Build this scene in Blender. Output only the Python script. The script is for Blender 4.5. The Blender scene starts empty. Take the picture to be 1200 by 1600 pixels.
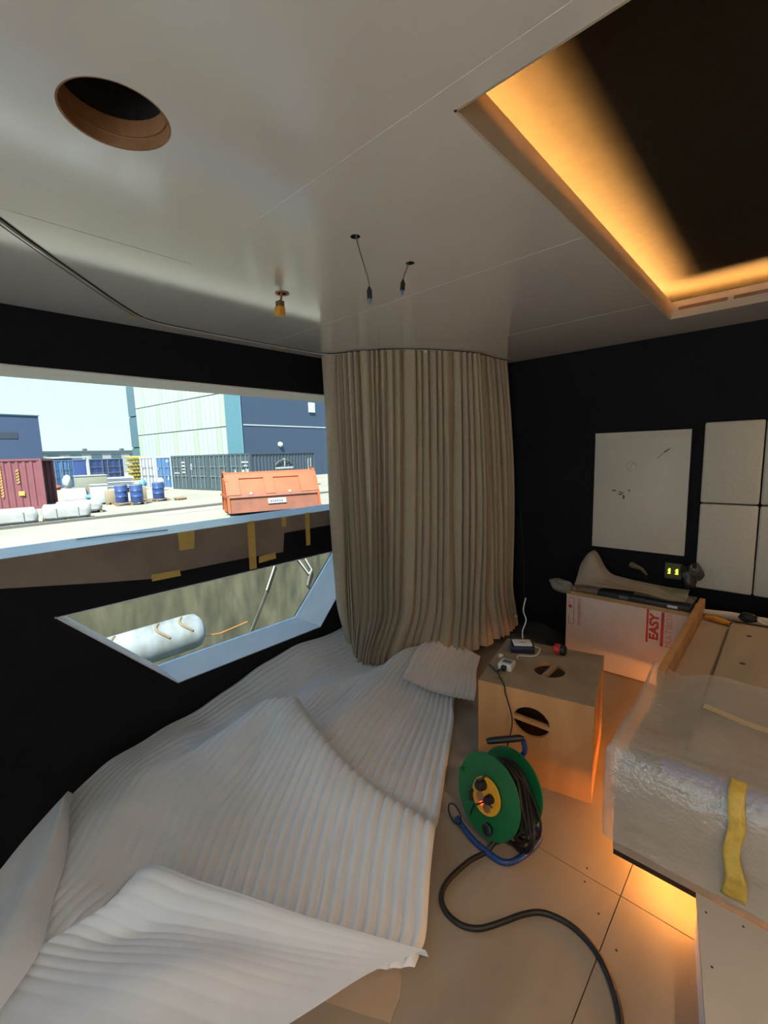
import bpy, bmesh, math, random
import numpy as np
from mathutils import Vector, Matrix
random.seed(7); rng = np.random.default_rng(7)
sc = bpy.context.scene
COL = sc.collection

# ------------------------------------------------------------------ camera
cd = bpy.data.cameras.new('camera'); cam = bpy.data.objects.new('camera', cd); COL.objects.link(cam)
cd.sensor_fit = 'VERTICAL'; cd.sensor_height = 36.0; cd.lens = 690.0 / 1600.0 * 36.0
cd.clip_start = 0.02; cd.clip_end = 500
_d1 = Vector((640, -112, 690)).normalized(); _d2 = Vector((753, 70, -690)).normalized()
_a = (_d1 + _d2).normalized(); _c = _d1 - _d2; _c = (_c - _a * _a.dot(_c)).normalized()
_dY = (_a + _c) / math.sqrt(2); _dX = (_a - _c) / math.sqrt(2); _dZ = _dX.cross(_dY); _dZ = _dZ if _dZ.y < 0 else -_dZ
RX = Vector((_dX.x, _dY.x, _dZ.x)); RY = -Vector((_dX.y, _dY.y, _dZ.y)); RZ = -Vector((_dX.z, _dY.z, _dZ.z))
cam.matrix_world = Matrix(((RX.x, RY.x, RZ.x, 0), (RX.y, RY.y, RZ.y, 0), (RX.z, RY.z, RZ.z, 1.45), (0, 0, 0, 1)))
sc.camera = cam

# ------------------------------------------------------------------ world, sun, exposure
w = bpy.data.worlds.new('sky'); sc.world = w; w.use_nodes = True
nt = w.node_tree; nt.nodes.clear()
out = nt.nodes.new('ShaderNodeOutputWorld'); bg = nt.nodes.new('ShaderNodeBackground')
tc = nt.nodes.new('ShaderNodeTexCoord'); sp = nt.nodes.new('ShaderNodeSeparateXYZ'); rp = nt.nodes.new('ShaderNodeValToRGB')
nt.links.new(tc.outputs['Generated'], sp.inputs[0]); nt.links.new(sp.outputs['Z'], rp.inputs[0])
rp.color_ramp.elements[0].position = 0.0; rp.color_ramp.elements[0].color = (0.30, 0.405, 0.43, 1)
rp.color_ramp.elements[1].position = 0.8; rp.color_ramp.elements[1].color = (0.175, 0.32, 0.55, 1)
nt.links.new(rp.outputs[0], bg.inputs[0]); nt.links.new(bg.outputs[0], out.inputs[0])
bg.inputs[1].default_value = 1.0
sd = bpy.data.lights.new('sun', 'SUN'); sun = bpy.data.objects.new('sun', sd); COL.objects.link(sun)
sd.energy = 5.5; sd.color = (1.0, 0.95, 0.86); sd.angle = 0.01
sun.rotation_euler = (Vector((0.36, -0.46, 0.82))).to_track_quat('Z', 'Y').to_euler()
vs = sc.view_settings
vs.view_transform = 'Standard'; vs.look = 'None'; vs.gamma = 1.0; vs.use_curve_mapping = False
vs.exposure = 1.75

# ------------------------------------------------------------------ materials
MATS = {}
def mat(name, col, rough=0.6, col2=None, scale=8.0, bump=0.0, bscale=None, spec=0.5, metal=0.0, stretch=(1, 1, 1), detail=4, emit=None, estr=0, lo=0.35, hi=0.65):
    m = bpy.data.materials.new(name); m.use_nodes = True
    n = m.node_tree.nodes; l = m.node_tree.links; b = n['Principled BSDF']
    b.inputs['Roughness'].default_value = rough; b.inputs['Metallic'].default_value = metal
    b.inputs['Specular IOR Level'].default_value = spec
    t = n.new('ShaderNodeTexCoord'); mp = n.new('ShaderNodeMapping'); mp.inputs['Scale'].default_value = stretch
    l.new(t.outputs['Object'], mp.inputs[0])
    nz = n.new('ShaderNodeTexNoise'); nz.inputs['Scale'].default_value = scale; nz.inputs['Detail'].default_value = detail
    l.new(mp.outputs[0], nz.inputs['Vector'])
    r = n.new('ShaderNodeValToRGB'); r.color_ramp.elements[0].position = lo; r.color_ramp.elements[1].position = hi
    c2 = col2 or tuple(c * 0.9 for c in col)
    r.color_ramp.elements[0].color = (*c2, 1); r.color_ramp.elements[1].color = (*col, 1)
    l.new(nz.outputs['Fac'], r.inputs[0]); l.new(r.outputs[0], b.inputs['Base Color'])
    if bump:
        nb = n.new('ShaderNodeTexNoise'); nb.inputs['Scale'].default_value = bscale or scale * 4; nb.inputs['Detail'].default_value = 3
        l.new(mp.outputs[0], nb.inputs['Vector'])
        bp = n.new('ShaderNodeBump'); bp.inputs['Strength'].default_value = bump; bp.inputs['Distance'].default_value = 0.01
        l.new(nb.outputs['Fac'], bp.inputs['Height']); l.new(bp.outputs[0], b.inputs['Normal'])
    if emit:
        b.inputs['Emission Color'].default_value = (*emit, 1); b.inputs['Emission Strength'].default_value = estr
    MATS[name] = m; return m

def sheer(name, col, trans, transl, rough=0.3, gloss=0.1, col2=None, scale=6.0, bump=0.0, bscale=60):
    """thin see-through sheet: transparent + diffuse/translucent + gloss"""
    m = bpy.data.materials.new(name); m.use_nodes = True
    n = m.node_tree.nodes; l = m.node_tree.links; n.clear()
    o = n.new('ShaderNodeOutputMaterial'); tr = n.new('ShaderNodeBsdfTransparent'); df = n.new('ShaderNodeBsdfDiffuse')
    tl = n.new('ShaderNodeBsdfTranslucent'); gl = n.new('ShaderNodeBsdfGlossy'); gl.inputs['Roughness'].default_value = rough
    t = n.new('ShaderNodeTexCoord'); nz = n.new('ShaderNodeTexNoise'); nz.inputs['Scale'].default_value = scale
    l.new(t.outputs['Object'], nz.inputs['Vector'])
    r = n.new('ShaderNodeValToRGB'); r.color_ramp.elements[0].position = .35; r.color_ramp.elements[1].position = .65
    r.color_ramp.elements[0].color = (*(col2 or tuple(c * .92 for c in col)), 1); r.color_ramp.elements[1].color = (*col, 1)
    l.new(nz.outputs['Fac'], r.inputs[0])
    for s in (df, tl): l.new(r.outputs[0], s.inputs['Color'])
    m1 = n.new('ShaderNodeMixShader'); m1.inputs[0].default_value = transl; l.new(df.outputs[0], m1.inputs[1]); l.new(tl.outputs[0], m1.inputs[2])
    m2 = n.new('ShaderNodeMixShader'); m2.inputs[0].default_value = gloss; l.new(m1.outputs[0], m2.inputs[1]); l.new(gl.outputs[0], m2.inputs[2])
    m3 = n.new('ShaderNodeMixShader'); m3.inputs[0].default_value = trans; l.new(m2.outputs[0], m3.inputs[1]); l.new(tr.outputs[0], m3.inputs[2])
    l.new(m3.outputs[0], o.inputs[0])
    if bump:
        nb = n.new('ShaderNodeTexNoise'); nb.inputs['Scale'].default_value = bscale; l.new(t.outputs['Object'], nb.inputs['Vector'])
        bp = n.new('ShaderNodeBump'); bp.inputs['Strength'].default_value = bump; bp.inputs['Distance'].default_value = 0.01
        l.new(nb.outputs['Fac'], bp.inputs['Height'])
        for s in (df, tl, gl): l.new(bp.outputs[0], s.inputs['Normal'])
    MATS[name] = m; return m

M = MATS
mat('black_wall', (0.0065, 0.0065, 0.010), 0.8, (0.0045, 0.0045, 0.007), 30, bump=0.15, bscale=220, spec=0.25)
mat('ceiling_white', (0.76, 0.73, 0.675), 0.19, (0.735, 0.705, 0.65), 3, bump=0.01, bscale=5, spec=0.9)
for _k, _v in (('Coat Weight', 1.0), ('Coat Roughness', .10), ('Coat IOR', 1.6)): M['ceiling_white'].node_tree.nodes['Principled BSDF'].inputs[_k].default_value = _v
mat('joint_white', (0.75, 0.72, 0.66), 0.7)
mat('reveal_white', (0.72, 0.76, 0.82), 0.45, (0.66, 0.70, 0.76), 5)
mat('reveal_cream', (0.74, 0.70, 0.60), 0.5, (0.70, 0.66, 0.56), 5)
mat('sill_film', (0.62, 0.71, 0.80), 0.35, (0.56, 0.65, 0.75), 12, bump=.2, bscale=20)
mat('plywood', (0.32, 0.265, 0.21), 0.6, (0.25, 0.205, 0.16), 5, bump=0.05, stretch=(1, .25, 1))
mat('plywood_pale', (0.43, 0.34, 0.245), 0.6, (0.36, 0.28, 0.20), 5, bump=0.05, stretch=(1, .2, 1))
mat('subfloor', (0.10, 0.08, 0.06), 0.9)
mat('box_wood', (0.57, 0.30, 0.12), 0.55, (0.44, 0.22, 0.085), 9, bump=0.05, stretch=(1, 1, .10), detail=6)
mat('box_wood_top', (0.34, 0.26, 0.17), 0.6, (0.27, 0.20, 0.13), 7, bump=0.05)
mat('wood_edge', (0.34, 0.17, 0.08), 0.6, (0.26, 0.12, 0.05), 20)
mat('linen', (0.45, 0.365, 0.265), 0.9, (0.40, 0.32, 0.23), 140, bump=0.15, bscale=700, spec=0.1, stretch=(1, 1, .35))
mat('dark_metal', (0.03, 0.03, 0.03), 0.4)
mat('black_plastic', (0.012, 0.012, 0.015), 0.4)
mat('black_rubber', (0.010, 0.010, 0.011), 0.5)
mat('navy_plastic', (0.015, 0.02, 0.05), 0.35)
mat('white_plastic', (0.78, 0.77, 0.74), 0.4)
mat('cream_plastic', (0.75, 0.72, 0.62), 0.4)
mat('green_plastic', (0.006, 0.14, 0.042), 0.4, (0.005, 0.11, 0.034), 6)
mat('yellow_plastic', (0.75, 0.36, 0.02), 0.4)
mat('blue_steel', (0.010, 0.045, 0.19), 0.35)
mat('red_plastic', (0.55, 0.02, 0.02), 0.4)
mat('amber_plastic', (0.75, 0.33, 0.03), 0.5)
mat('grey_cable', (0.12, 0.11, 0.10), 0.5)
mat('blue_tip', (0.10, 0.20, 0.42), 0.4)
mat('white_board', (0.62, 0.56, 0.47), 0.45, (0.58, 0.52, 0.43), 3)
mat('pad_white', (0.60, 0.55, 0.46), 0.8, (0.56, 0.51, 0.42), 60, bump=.1, bscale=300)
mat('ink', (0.02, 0.02, 0.02), 0.7)
mat('pencil', (0.30, 0.27, 0.23), 0.8)
mat('carton_white', (0.74, 0.62, 0.55), 0.7, (0.70, 0.58, 0.51), 4)
mat('carton_red', (0.62, 0.05, 0.03), 0.7)
mat('carton_pink', (0.66, 0.24, 0.20), 0.7)
mat('brown_tape', (0.50, 0.34, 0.16), 0.35, (0.44, 0.29, 0.13), 20)
mat('case_dark', (0.03, 0.04, 0.045), 0.45)
mat('masking_tape', (0.62, 0.42, 0.12), 0.6, (0.55, 0.36, 0.09), 20)
mat('pale_tape', (0.55, 0.45, 0.30), 0.6)
mat('yellow_tape', (0.60, 0.43, 0.09), 0.5, (0.46, 0.31, 0.05), 30, bump=.3, bscale=60)
mat('beige_leather', (0.42, 0.34, 0.26), 0.5, (0.38, 0.31, 0.24), 20, bump=.05)
mat('blue_pad', (0.10, 0.13, 0.42), 0.7, (0.08, 0.11, 0.38), 30)
mat('grey_panel', (0.45, 0.43, 0.40), 0.6, (0.42, 0.40, 0.37), 4)
mat('paper_floor', (0.42, 0.32, 0.23), 0.8, (0.38, 0.29, 0.21), 5)
mat('switch_gold', (0.16, 0.11, 0.04), 0.5)
mat('led_green', (0.3, 0.5, 0.02), 0.5, emit=(0.6, 0.9, 0.05), estr=1.0)
mat('led_red', (0.9, 0.05, 0.02), 0.4, emit=(1, 0.06, 0.02), estr=1.5)
mat('led_warm', (1, 0.7, 0.35), 0.5, emit=(1.0, 0.50, 0.14), estr=75)
mat('led_floor', (1, 0.7, 0.35), 0.5, emit=(1.0, 0.37, 0.075), estr=32)
mat('cove_beige', (0.30, 0.22, 0.13), .7)
mat('tray_black', (0.032, 0.026, 0.018), 0.8, (0.028, 0.022, 0.015), 30, spec=.1)
# outdoors
mat('yard', (0.205, 0.198, 0.155), 0.9, (0.17, 0.163, 0.128), .35, bump=.1, bscale=3)
mat('bounce_pale', (0.68, 0.69, 0.70), .7, (0.63, 0.64, 0.65), 3)
mat('kerb', (0.10, 0.10, 0.085), 0.9)
mat('plate_pink', (0.24, 0.19, 0.17), 0.7)
mat('quay', (0.105, 0.096, 0.055), 0.9, (0.034, 0.036, 0.019), 2.6, lo=.32, hi=.68, bump=.3, bscale=9, stretch=(1, 1.4, .45), detail=8)
mat('water', (0.03, 0.04, 0.03), 0.08)
mat('maroon', (0.15, 0.045, 0.055), 0.6, (0.13, 0.04, 0.05), 2)
mat('cont_blue', (0.05, 0.12, 0.25), 0.5); mat('cont_blue2', (0.045, 0.13, 0.30), 0.5); mat('cont_navy', (0.02, 0.045, 0.15), 0.5)
mat('cont_white', (0.36, 0.40, 0.42), 0.5); mat('cont_dark', (0.042, 0.068, 0.078), 0.55, (0.035, 0.058, 0.066), 2)
mat('cont_side', (0.032, 0.048, 0.066), 0.55, (0.028, 0.042, 0.058), 2)
mat('rod', (0.13, 0.16, 0.16), 0.4); mat('mark_white', (0.34, 0.36, 0.36), 0.6); mat('mark_yellow', (0.38, 0.25, 0.05), 0.6)
mat('rail_white', (0.40, 0.44, 0.45), .5)
mat('dark_inside', (0.02, 0.02, 0.02), 0.9)
mat('skip_orange', (0.27, 0.062, 0.013), 0.55, (0.24, 0.052, 0.011), 2); mat('skip_brown', (0.17, 0.055, 0.028), 0.7, (0.13, 0.045, 0.024), 3)
mat('hangar_pale', (0.30, 0.36, 0.335), 0.5); mat('hangar_pale2', (0.27, 0.34, 0.26), 0.5)
mat('hangar_teal', (0.07, 0.17, 0.21), 0.5); mat('hangar_navy', (0.026, 0.046, 0.082), 0.6); mat('hangar_strip', (0.055, 0.11, 0.13), .6)
mat('shed_blue', (0.035, 0.06, 0.12), 0.6); mat('shed_sign', (0.03, 0.04, 0.06), .6); mat('far_white', (0.30, 0.33, 0.34), .6)
mat('sack', (0.30, 0.31, 0.30), .4, (0.25, 0.26, 0.25), 5, bump=.3, bscale=9); mat('bag_white', (0.26, 0.28, 0.28), .6); mat('bag_blue', (0.06, 0.20, 0.32), .5)
mat('pallet_wood', (0.17, 0.12, 0.07), .8); mat('crate_grey', (0.17, 0.18, 0.14), .7); mat('crate_beige', (0.24, 0.20, 0.13), .7)
mat('drum_blue', (0.020, 0.050, 0.16), .4); mat('drum_ring', (0.16, 0.18, 0.22), .4); mat('yellow_pipe', (0.33, 0.25, 0.03), .5)
mat('rust_red', (0.18, 0.05, 0.03), .8); mat('fender', (0.21, 0.235, 0.25), .45, (0.13, 0.14, 0.125), 3); mat('rope_white', (0.5, 0.5, 0.48), .8); mat('rope_orange', (0.45, 0.16, 0.02), .8)
mat('rust', (0.16, 0.12, 0.06), .8)
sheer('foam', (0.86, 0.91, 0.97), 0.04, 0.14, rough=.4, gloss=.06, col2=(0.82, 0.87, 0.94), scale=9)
sheer('plastic_wrap', (0.72, 0.70, 0.66), 0.50, 0.30, rough=.14, gloss=.20, bump=.35, bscale=70)
sheer('clear_bag', (0.50, 0.50, 0.48), 0.50, 0.3, rough=.2, gloss=.25)
sheer('tissue', (0.62, 0.52, 0.42), 0.15, 0.3, rough=.4, gloss=.06)
sheer('film', (0.42, 0.34, 0.28), 0.30, 0.25, rough=.35, gloss=.10, col2=(0.34, 0.27, 0.22), scale=7, bump=.3, bscale=25)
sheer('bag_dark', (0.035, 0.032, 0.032), 0.35, 0.2, rough=.3, gloss=.10)
def glass(name, dirt):
    m = bpy.data.materials.new(name); m.use_nodes = True; n = m.node_tree.nodes; l = m.node_tree.links; n.clear()
    o = n.new('ShaderNodeOutputMaterial'); tr = n.new('ShaderNodeBsdfTransparent'); gl = n.new('ShaderNodeBsdfGlossy'); gl.inputs['Roughness'].default_value = .02
    tr.inputs['Color'].default_value = (.95, .98, .98, 1)
    fr = n.new('ShaderNodeFresnel'); fr.inputs['IOR'].default_value = 1.25
    m1 = n.new('ShaderNodeMixShader'); l.new(fr.outputs[0], m1.inputs[0]); l.new(tr.outputs[0], m1.inputs[1]); l.new(gl.outputs[0], m1.inputs[2])
    df = n.new('ShaderNodeBsdfDiffuse'); df.inputs['Color'].default_value = (.5, .5, .42, 1)
    t = n.new('ShaderNodeTexCoord'); mp = n.new('ShaderNodeMapping'); mp.inputs['Scale'].default_value = (1, 3, .7); l.new(t.outputs['Object'], mp.inputs[0])
    nz = n.new('ShaderNodeTexNoise'); nz.inputs['Scale'].default_value = 6; nz.inputs['Detail'].default_value = 8; l.new(mp.outputs[0], nz.inputs['Vector'])
    mr = n.new('ShaderNodeMapRange'); mr.inputs[1].default_value = .45; mr.inputs[2].default_value = .8; mr.inputs[4].default_value = dirt; l.new(nz.outputs['Fac'], mr.inputs[0])
    m2 = n.new('ShaderNodeMixShader'); l.new(mr.outputs[0], m2.inputs[0]); l.new(m1.outputs[0], m2.inputs[1]); l.new(df.outputs[0], m2.inputs[2]); l.new(m2.outputs[0], o.inputs[0])
    MATS[name] = m
sheer('lip_acrylic', (0.62, 0.52, 0.40), 0.0, 0.13, rough=.3, gloss=.04)
glass('glass', .02); glass('glass_dirty', .18)

# ------------------------------------------------------------------ helpers
def tag(o, label=None, cat=None, group=None, kind=None):
    if label: o['label'] = label
    if cat: o['category'] = cat
    if group: o['group'] = group
    if kind: o['kind'] = kind
    return o
def link(name, me, m, parent=None, smooth=False):
    o = bpy.data.objects.new(name, me); COL.objects.link(o)
    if m is not None:
        me.materials.clear(); me.materials.append(MATS[m] if isinstance(m, str) else m)
    if smooth:
        for p in me.polygons: p.use_smooth = True
    if parent: o.parent = parent
    return o
def empty(name, loc=(0, 0, 0), rz=0.0, label=None, cat=None, group=None, kind=None):
    o = bpy.data.objects.new(name, None); COL.objects.link(o); o.location = loc; o.rotation_euler = (0, 0, rz)
    o.empty_display_size = 0.05
    return tag(o, label, cat, group, kind)
def poly(name, V, F, m, parent=None, smooth=False):
    me = bpy.data.meshes.new(name); me.from_pydata([tuple(v) for v in V], [], F); me.update()
    return link(name, me, m, parent, smooth)
class B:
    """collects shapes into one mesh"""
    def __init__(s): s.v = []; s.f = []
    def add(s, V, F):
        k = len(s.v); s.v += [tuple(v) for v in V]; s.f += [tuple(i + k for i in f) for f in F]; return s
    def box(s, a, b, bev=0.0):
        (x0, y0, z0), (x1, y1, z1) = a, b
        if bev <= 0:
            return s.add([(x0, y0, z0), (x1, y0, z0), (x1, y1, z0), (x0, y1, z0), (x0, y0, z1), (x1, y0, z1), (x1, y1, z1), (x0, y1, z1)],
                         [(3, 2, 1, 0), (4, 5, 6, 7), (0, 1, 5, 4), (1, 2, 6, 5), (2, 3, 7, 6), (3, 0, 4, 7)])
        bm = bmesh.new(); bmesh.ops.create_cube(bm, size=1)
        for v in bm.verts: v.co = Vector((x0 + (v.co.x + .5) * (x1 - x0), y0 + (v.co.y + .5) * (y1 - y0), z0 + (v.co.z + .5) * (z1 - z0)))
        bmesh.ops.bevel(bm, geom=bm.edges[:], offset=bev, segments=2, affect='EDGES', profile=.5)
        bm.verts.ensure_lookup_table(); bm.verts.index_update()
        s.add([v.co[:] for v in bm.verts], [[v.index for v in f.verts] for f in bm.faces]); bm.free(); return s
    def tube(s, pts, r, n=8, caps=True, closed=False):
        P = [Vector(p) for p in pts]; N = len(P); V = []; F = []
        R = r if isinstance(r, (list, tuple)) else [r] * N
        up = Vector((0, 0, 1)); prev = None
        for i, p in enumerate(P):
            a = P[i - 1] if (i or closed) else p; b = P[(i + 1) % N] if (i < N - 1 or closed) else p
            t = (b - a); t = t.normalized() if t.length > 1e-9 else Vector((0, 0, 1))
            if prev is None:
                u = t.cross(up); u = u if u.length > 1e-3 else t.cross(Vector((1, 0, 0)))
            else: u = prev - t * prev.dot(t)
            u.normalize(); prev = u; q = t.cross(u)
            for k in range(n):
                an = 2 * math.pi * k / n; V.append(p + (u * math.cos(an) + q * math.sin(an)) * R[i])
        M_ = N if closed else N - 1
        for i in range(M_):
            j = (i + 1) % N
            for k in range(n):
                k2 = (k + 1) % n; F.append((i * n + k, i * n + k2, j * n + k2, j * n + k))
        if caps and not closed: F += [tuple(range(n))[::-1], tuple((N - 1) * n + k for k in range(n))]
        return s.add(V, F)
    def lathe(s, prof, n=32, M4=None, cap0=True):
        """prof: (r, z) list, spun about z, then moved by M4"""
        V = []; F = []; M4 = M4 or Matrix()
        for r, z in prof:
            for k in range(n):
                an = 2 * math.pi * k / n; V.append(M4 @ Vector((r * math.cos(an), r * math.sin(an), z)))
        for i in range(len(prof) - 1):
            for k in range(n):
                k2 = (k + 1) % n; F.append((i * n + k, i * n + k2, (i + 1) * n + k2, (i + 1) * n + k))
        if tuple(prof[0]) != tuple(prof[-1]):
            if cap0: F.append(tuple(range(n))[::-1])
            F.append(tuple((len(prof) - 1) * n + k for k in range(n)))
        return s.add(V, F)
    def prism(s, pts, ax, a, b):
        """polygon in the two other axes, extruded along axis ax from a to b"""
        def P(u, v, w): return {'x': (w, u, v), 'y': (u, w, v), 'z': (u, v, w)}[ax]
        n = len(pts); V = [P(u, v, a) for u, v in pts] + [P(u, v, b) for u, v in pts]
        F = [tuple(range(n))[::-1], tuple(range(n, 2 * n))] + [(i, (i + 1) % n, n + (i + 1) % n, n + i) for i in range(n)]
        return s.add(V, F)
    def build(s, name, m, parent=None, smooth=False, fix=True):
        me = bpy.data.meshes.new(name); me.from_pydata(s.v, [], s.f); me.update()
        if fix:
            bm = bmesh.new(); bm.from_mesh(me); bmesh.ops.recalc_face_normals(bm, faces=bm.faces[:]); bm.to_mesh(me); bm.free()
        o = link(name, me, m, parent)
        if smooth:
            me.polygons.foreach_set('use_smooth', [True] * len(me.polygons))
            try: me.set_sharp_from_angle(angle=math.radians(40))
            except Exception: pass
        return o
def box(name, a, b, m, parent=None, bev=0.0): return B().box(a, b, bev).build(name, m, parent, smooth=bev > 0)
def cut(o, cutters):
    """boolean difference, applied for good; the cutters are removed"""
    for c in cutters:
        md = o.modifiers.new('cut', 'BOOLEAN'); md.operation = 'DIFFERENCE'; md.object = c; md.solver = 'EXACT'
    bpy.context.view_layer.update()
    dg = bpy.context.evaluated_depsgraph_get()
    me = bpy.data.meshes.new_from_object(o.evaluated_get(dg)); old = o.data
    o.modifiers.clear(); o.data = me
    for c in cutters: bpy.data.objects.remove(c)
    return o
def text(body, size, m, parent, mw, name='lettering', ext=0.0004, bold=0.0, sx=1.0):
    cu = bpy.data.curves.new('t', 'FONT'); cu.body = body; cu.size = size; cu.extrude = ext; cu.offset = bold
    cu.align_x = 'CENTER'; cu.align_y = 'CENTER'
    ob = bpy.data.objects.new('t', cu); COL.objects.link(ob); bpy.context.view_layer.update()
    me = bpy.data.meshes.new_from_object(ob.evaluated_get(bpy.context.evaluated_depsgraph_get()))
    bpy.data.objects.remove(ob)
    for v in me.vertices: v.co.x *= sx
    o = link(name, me, m, parent); o.matrix_local = mw
    return o
def frame_m(o, ex, ey):
    ex = Vector(ex).normalized(); ey = Vector(ey).normalized(); ez = ex.cross(ey)
    return Matrix(((ex.x, ey.x, ez.x, o[0]), (ex.y, ey.y, ez.y, o[1]), (ex.z, ey.z, ez.z, o[2]), (0, 0, 0, 1)))
def spline(pts, n):
    """Catmull-Rom resample"""
    P = np.array(pts, float); k = len(P); t = np.linspace(0, k - 1 - 1e-6, n); i = t.astype(int); u = (t - i)[:, None]
    g = lambda j: P[np.clip(j, 0, k - 1)]
    p0, p1, p2, p3 = g(i - 1), g(i), g(i + 1), g(i + 2)
    return .5 * (2 * p1 + (p2 - p0) * u + (2 * p0 - 5 * p1 + 4 * p2 - p3) * u ** 2 + (3 * p1 - p0 - 3 * p2 + p3) * u ** 3)
def grid_mesh(name, X, Y, Z, m, parent=None, smooth=True):
    a, b = X.shape; V = np.stack([X.ravel(), Y.ravel(), Z.ravel()], 1)
    F = [(i * b + j, i * b + j + 1, (i + 1) * b + j + 1, (i + 1) * b + j) for i in range(a - 1) for j in range(b - 1)]
    me = bpy.data.meshes.new(name); me.from_pydata(V.tolist(), [], F); me.update()
    if smooth: me.polygons.foreach_set('use_smooth', [True] * len(me.polygons))
    return link(name, me, m, parent)
def noise2(x, y, seed, f=1.0, oct=3):
    r = np.random.default_rng(seed); z = np.zeros_like(x); a = 1.0
    for o in range(oct):
        for k in range(4):
            th = r.uniform(0, 2 * math.pi); ph = r.uniform(0, 2 * math.pi); ff = f * r.uniform(.7, 1.4)
            z += a * np.sin((x * math.cos(th) + y * math.sin(th)) * ff + ph) / 4
        f *= 2; a *= .5
    return z
def copy_tree(o, parent=None):
    c = o.copy(); COL.objects.link(c); c.parent = parent
    for ch in list(o.children): copy_tree(ch, c)
    return c
smooth01 = lambda t: (lambda u: u * u * (3 - 2 * u))(np.clip(t, 0, 1))

# ================================================================== the cabin
XL, YF, H = -2.382, 3.185, 2.09
X1, Y0 = 1.7, -2.3
# floor: plywood sheets on a dark subfloor
fl = box('floor', (-2.7, Y0 - .1, -.06), (X1 + .1, YF + .1, -.018), 'subfloor'); tag(fl, 'bare plywood subfloor of the cabin', kind='structure')
xs = [XL - .02, -1.535, -.315, .905, X1]; ys = [Y0, -1.02, 1.416, YF + .02]
for i in range(4):
    for j in range(3):
        g = .0015
        box('plywood_sheet', (xs[i] + g, ys[j] + g, -.018), (xs[i + 1] - g, ys[j + 1] - g, 0), 'plywood', fl)
sb = B()
for x in (-.345, -.285, -1.505, -1.565):
    for k in range(7): sb.lathe([(.0035, 0), (.0035, .0008)], 8, Matrix.Translation((x + random.uniform(-.006, .006), .05 + .42 * k + random.uniform(-.08, .08), 0)))
for y in (1.39, 1.445):
    for k in range(4): sb.lathe([(.0035, 0), (.0035, .0008)], 8, Matrix.Translation((-1.3 + .42 * k + random.uniform(-.08, .08), y, 0)))
o = sb.build('screw_heads', 'dark_metal', fl); o['kind'] = 'stuff'
o = poly('floor_paper', [(-1.6, 0.2, .001), (-.66, .679, .001), (-.668, .70, .001), (-.676, .736, .001), (-.70, .77, .001), (-.742, .80, .001), (-.95, .95, .001), (-1.5, .6, .001)], [(0, 1, 2, 3, 4, 5, 6, 7)], 'paper_floor')
sld = o.modifiers.new('thick', 'SOLIDIFY'); sld.thickness = .0012; sld.offset = 1
tag(o, 'brown paper floor covering with a torn edge under the near foam', 'floor paper')

# left wall with its two windows
wl = box('wall_left', (-2.70, Y0 - .1, -.06), (XL, YF + .1, 2.30), 'black_wall')
WY0, WY1, WZ0, WZ1 = -2.15, 2.45, 1.05, 1.853
TRI = [(.384, .763), (2.37, .763), (1.876, .24), (.881, .24)]
cut(wl, [B().box((-2.9, WY0, WZ0), (-2.2, WY1, WZ1)).build('c', None), B().prism(TRI, 'x', -2.9, -2.2).build('c', None)])
tag(wl, 'black fabric covered side wall with two windows', kind='structure')
# black sheet added for the shaded floor gap at the near wall foot
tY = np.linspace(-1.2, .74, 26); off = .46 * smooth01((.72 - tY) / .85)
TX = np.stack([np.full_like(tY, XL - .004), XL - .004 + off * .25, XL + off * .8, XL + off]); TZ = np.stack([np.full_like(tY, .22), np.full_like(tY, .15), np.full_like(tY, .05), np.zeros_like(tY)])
o = grid_mesh('shade_sheet_1', TX, np.stack([tY] * 4), TZ, 'black_wall'); tag(o, 'black curved sheet added for the shaded gap at the foot of the side wall', kind='structure')

GX = -2.662
def liner(name, poly2, m, parent, t=.006):
    (a, b) = poly2
    (y0, z0), (y1, z1) = a, b
    nx, nz = -(z1 - z0), (y1 - y0); l_ = math.hypot(nx, nz); nx, nz = nx / l_ * t, nz / l_ * t
    return B().prism([(y0, z0), (y1, z1), (y1 + nx, z1 + nz), (y0 + nx, z0 + nz)], 'x', GX - .02, XL + .0015).build(name, m, parent)
w1 = empty('window_1', (0, 0, 0), kind='structure', label='long horizontal window overlooking the yard')
liner('head_lining', ((WY1, WZ1), (WY0, WZ1)), 'reveal_cream', w1)
liner('sill', ((WY0, WZ0), (WY1, WZ0)), 'sill_film', w1, .012)
liner('jamb', ((WY1, WZ0), (WY1, WZ1)), 'reveal_white', w1); liner('jamb', ((WY0, WZ1), (WY0, WZ0)), 'reveal_white', w1)
box('pane', (GX - .008, WY0, WZ0), (GX, WY1, WZ1), 'glass', w1)
w2 = empty('window_2', (0, 0, 0), kind='structure', label='low trapezoid window with white reveals')
TR = TRI[::-1]
for k in range(4):
    liner('reveal', (TR[k], TR[(k + 1) % 4]), 'reveal_white', w2)
B().prism(TRI, 'x', GX - .008, GX).build('pane', 'glass_dirty', w2)

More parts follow.
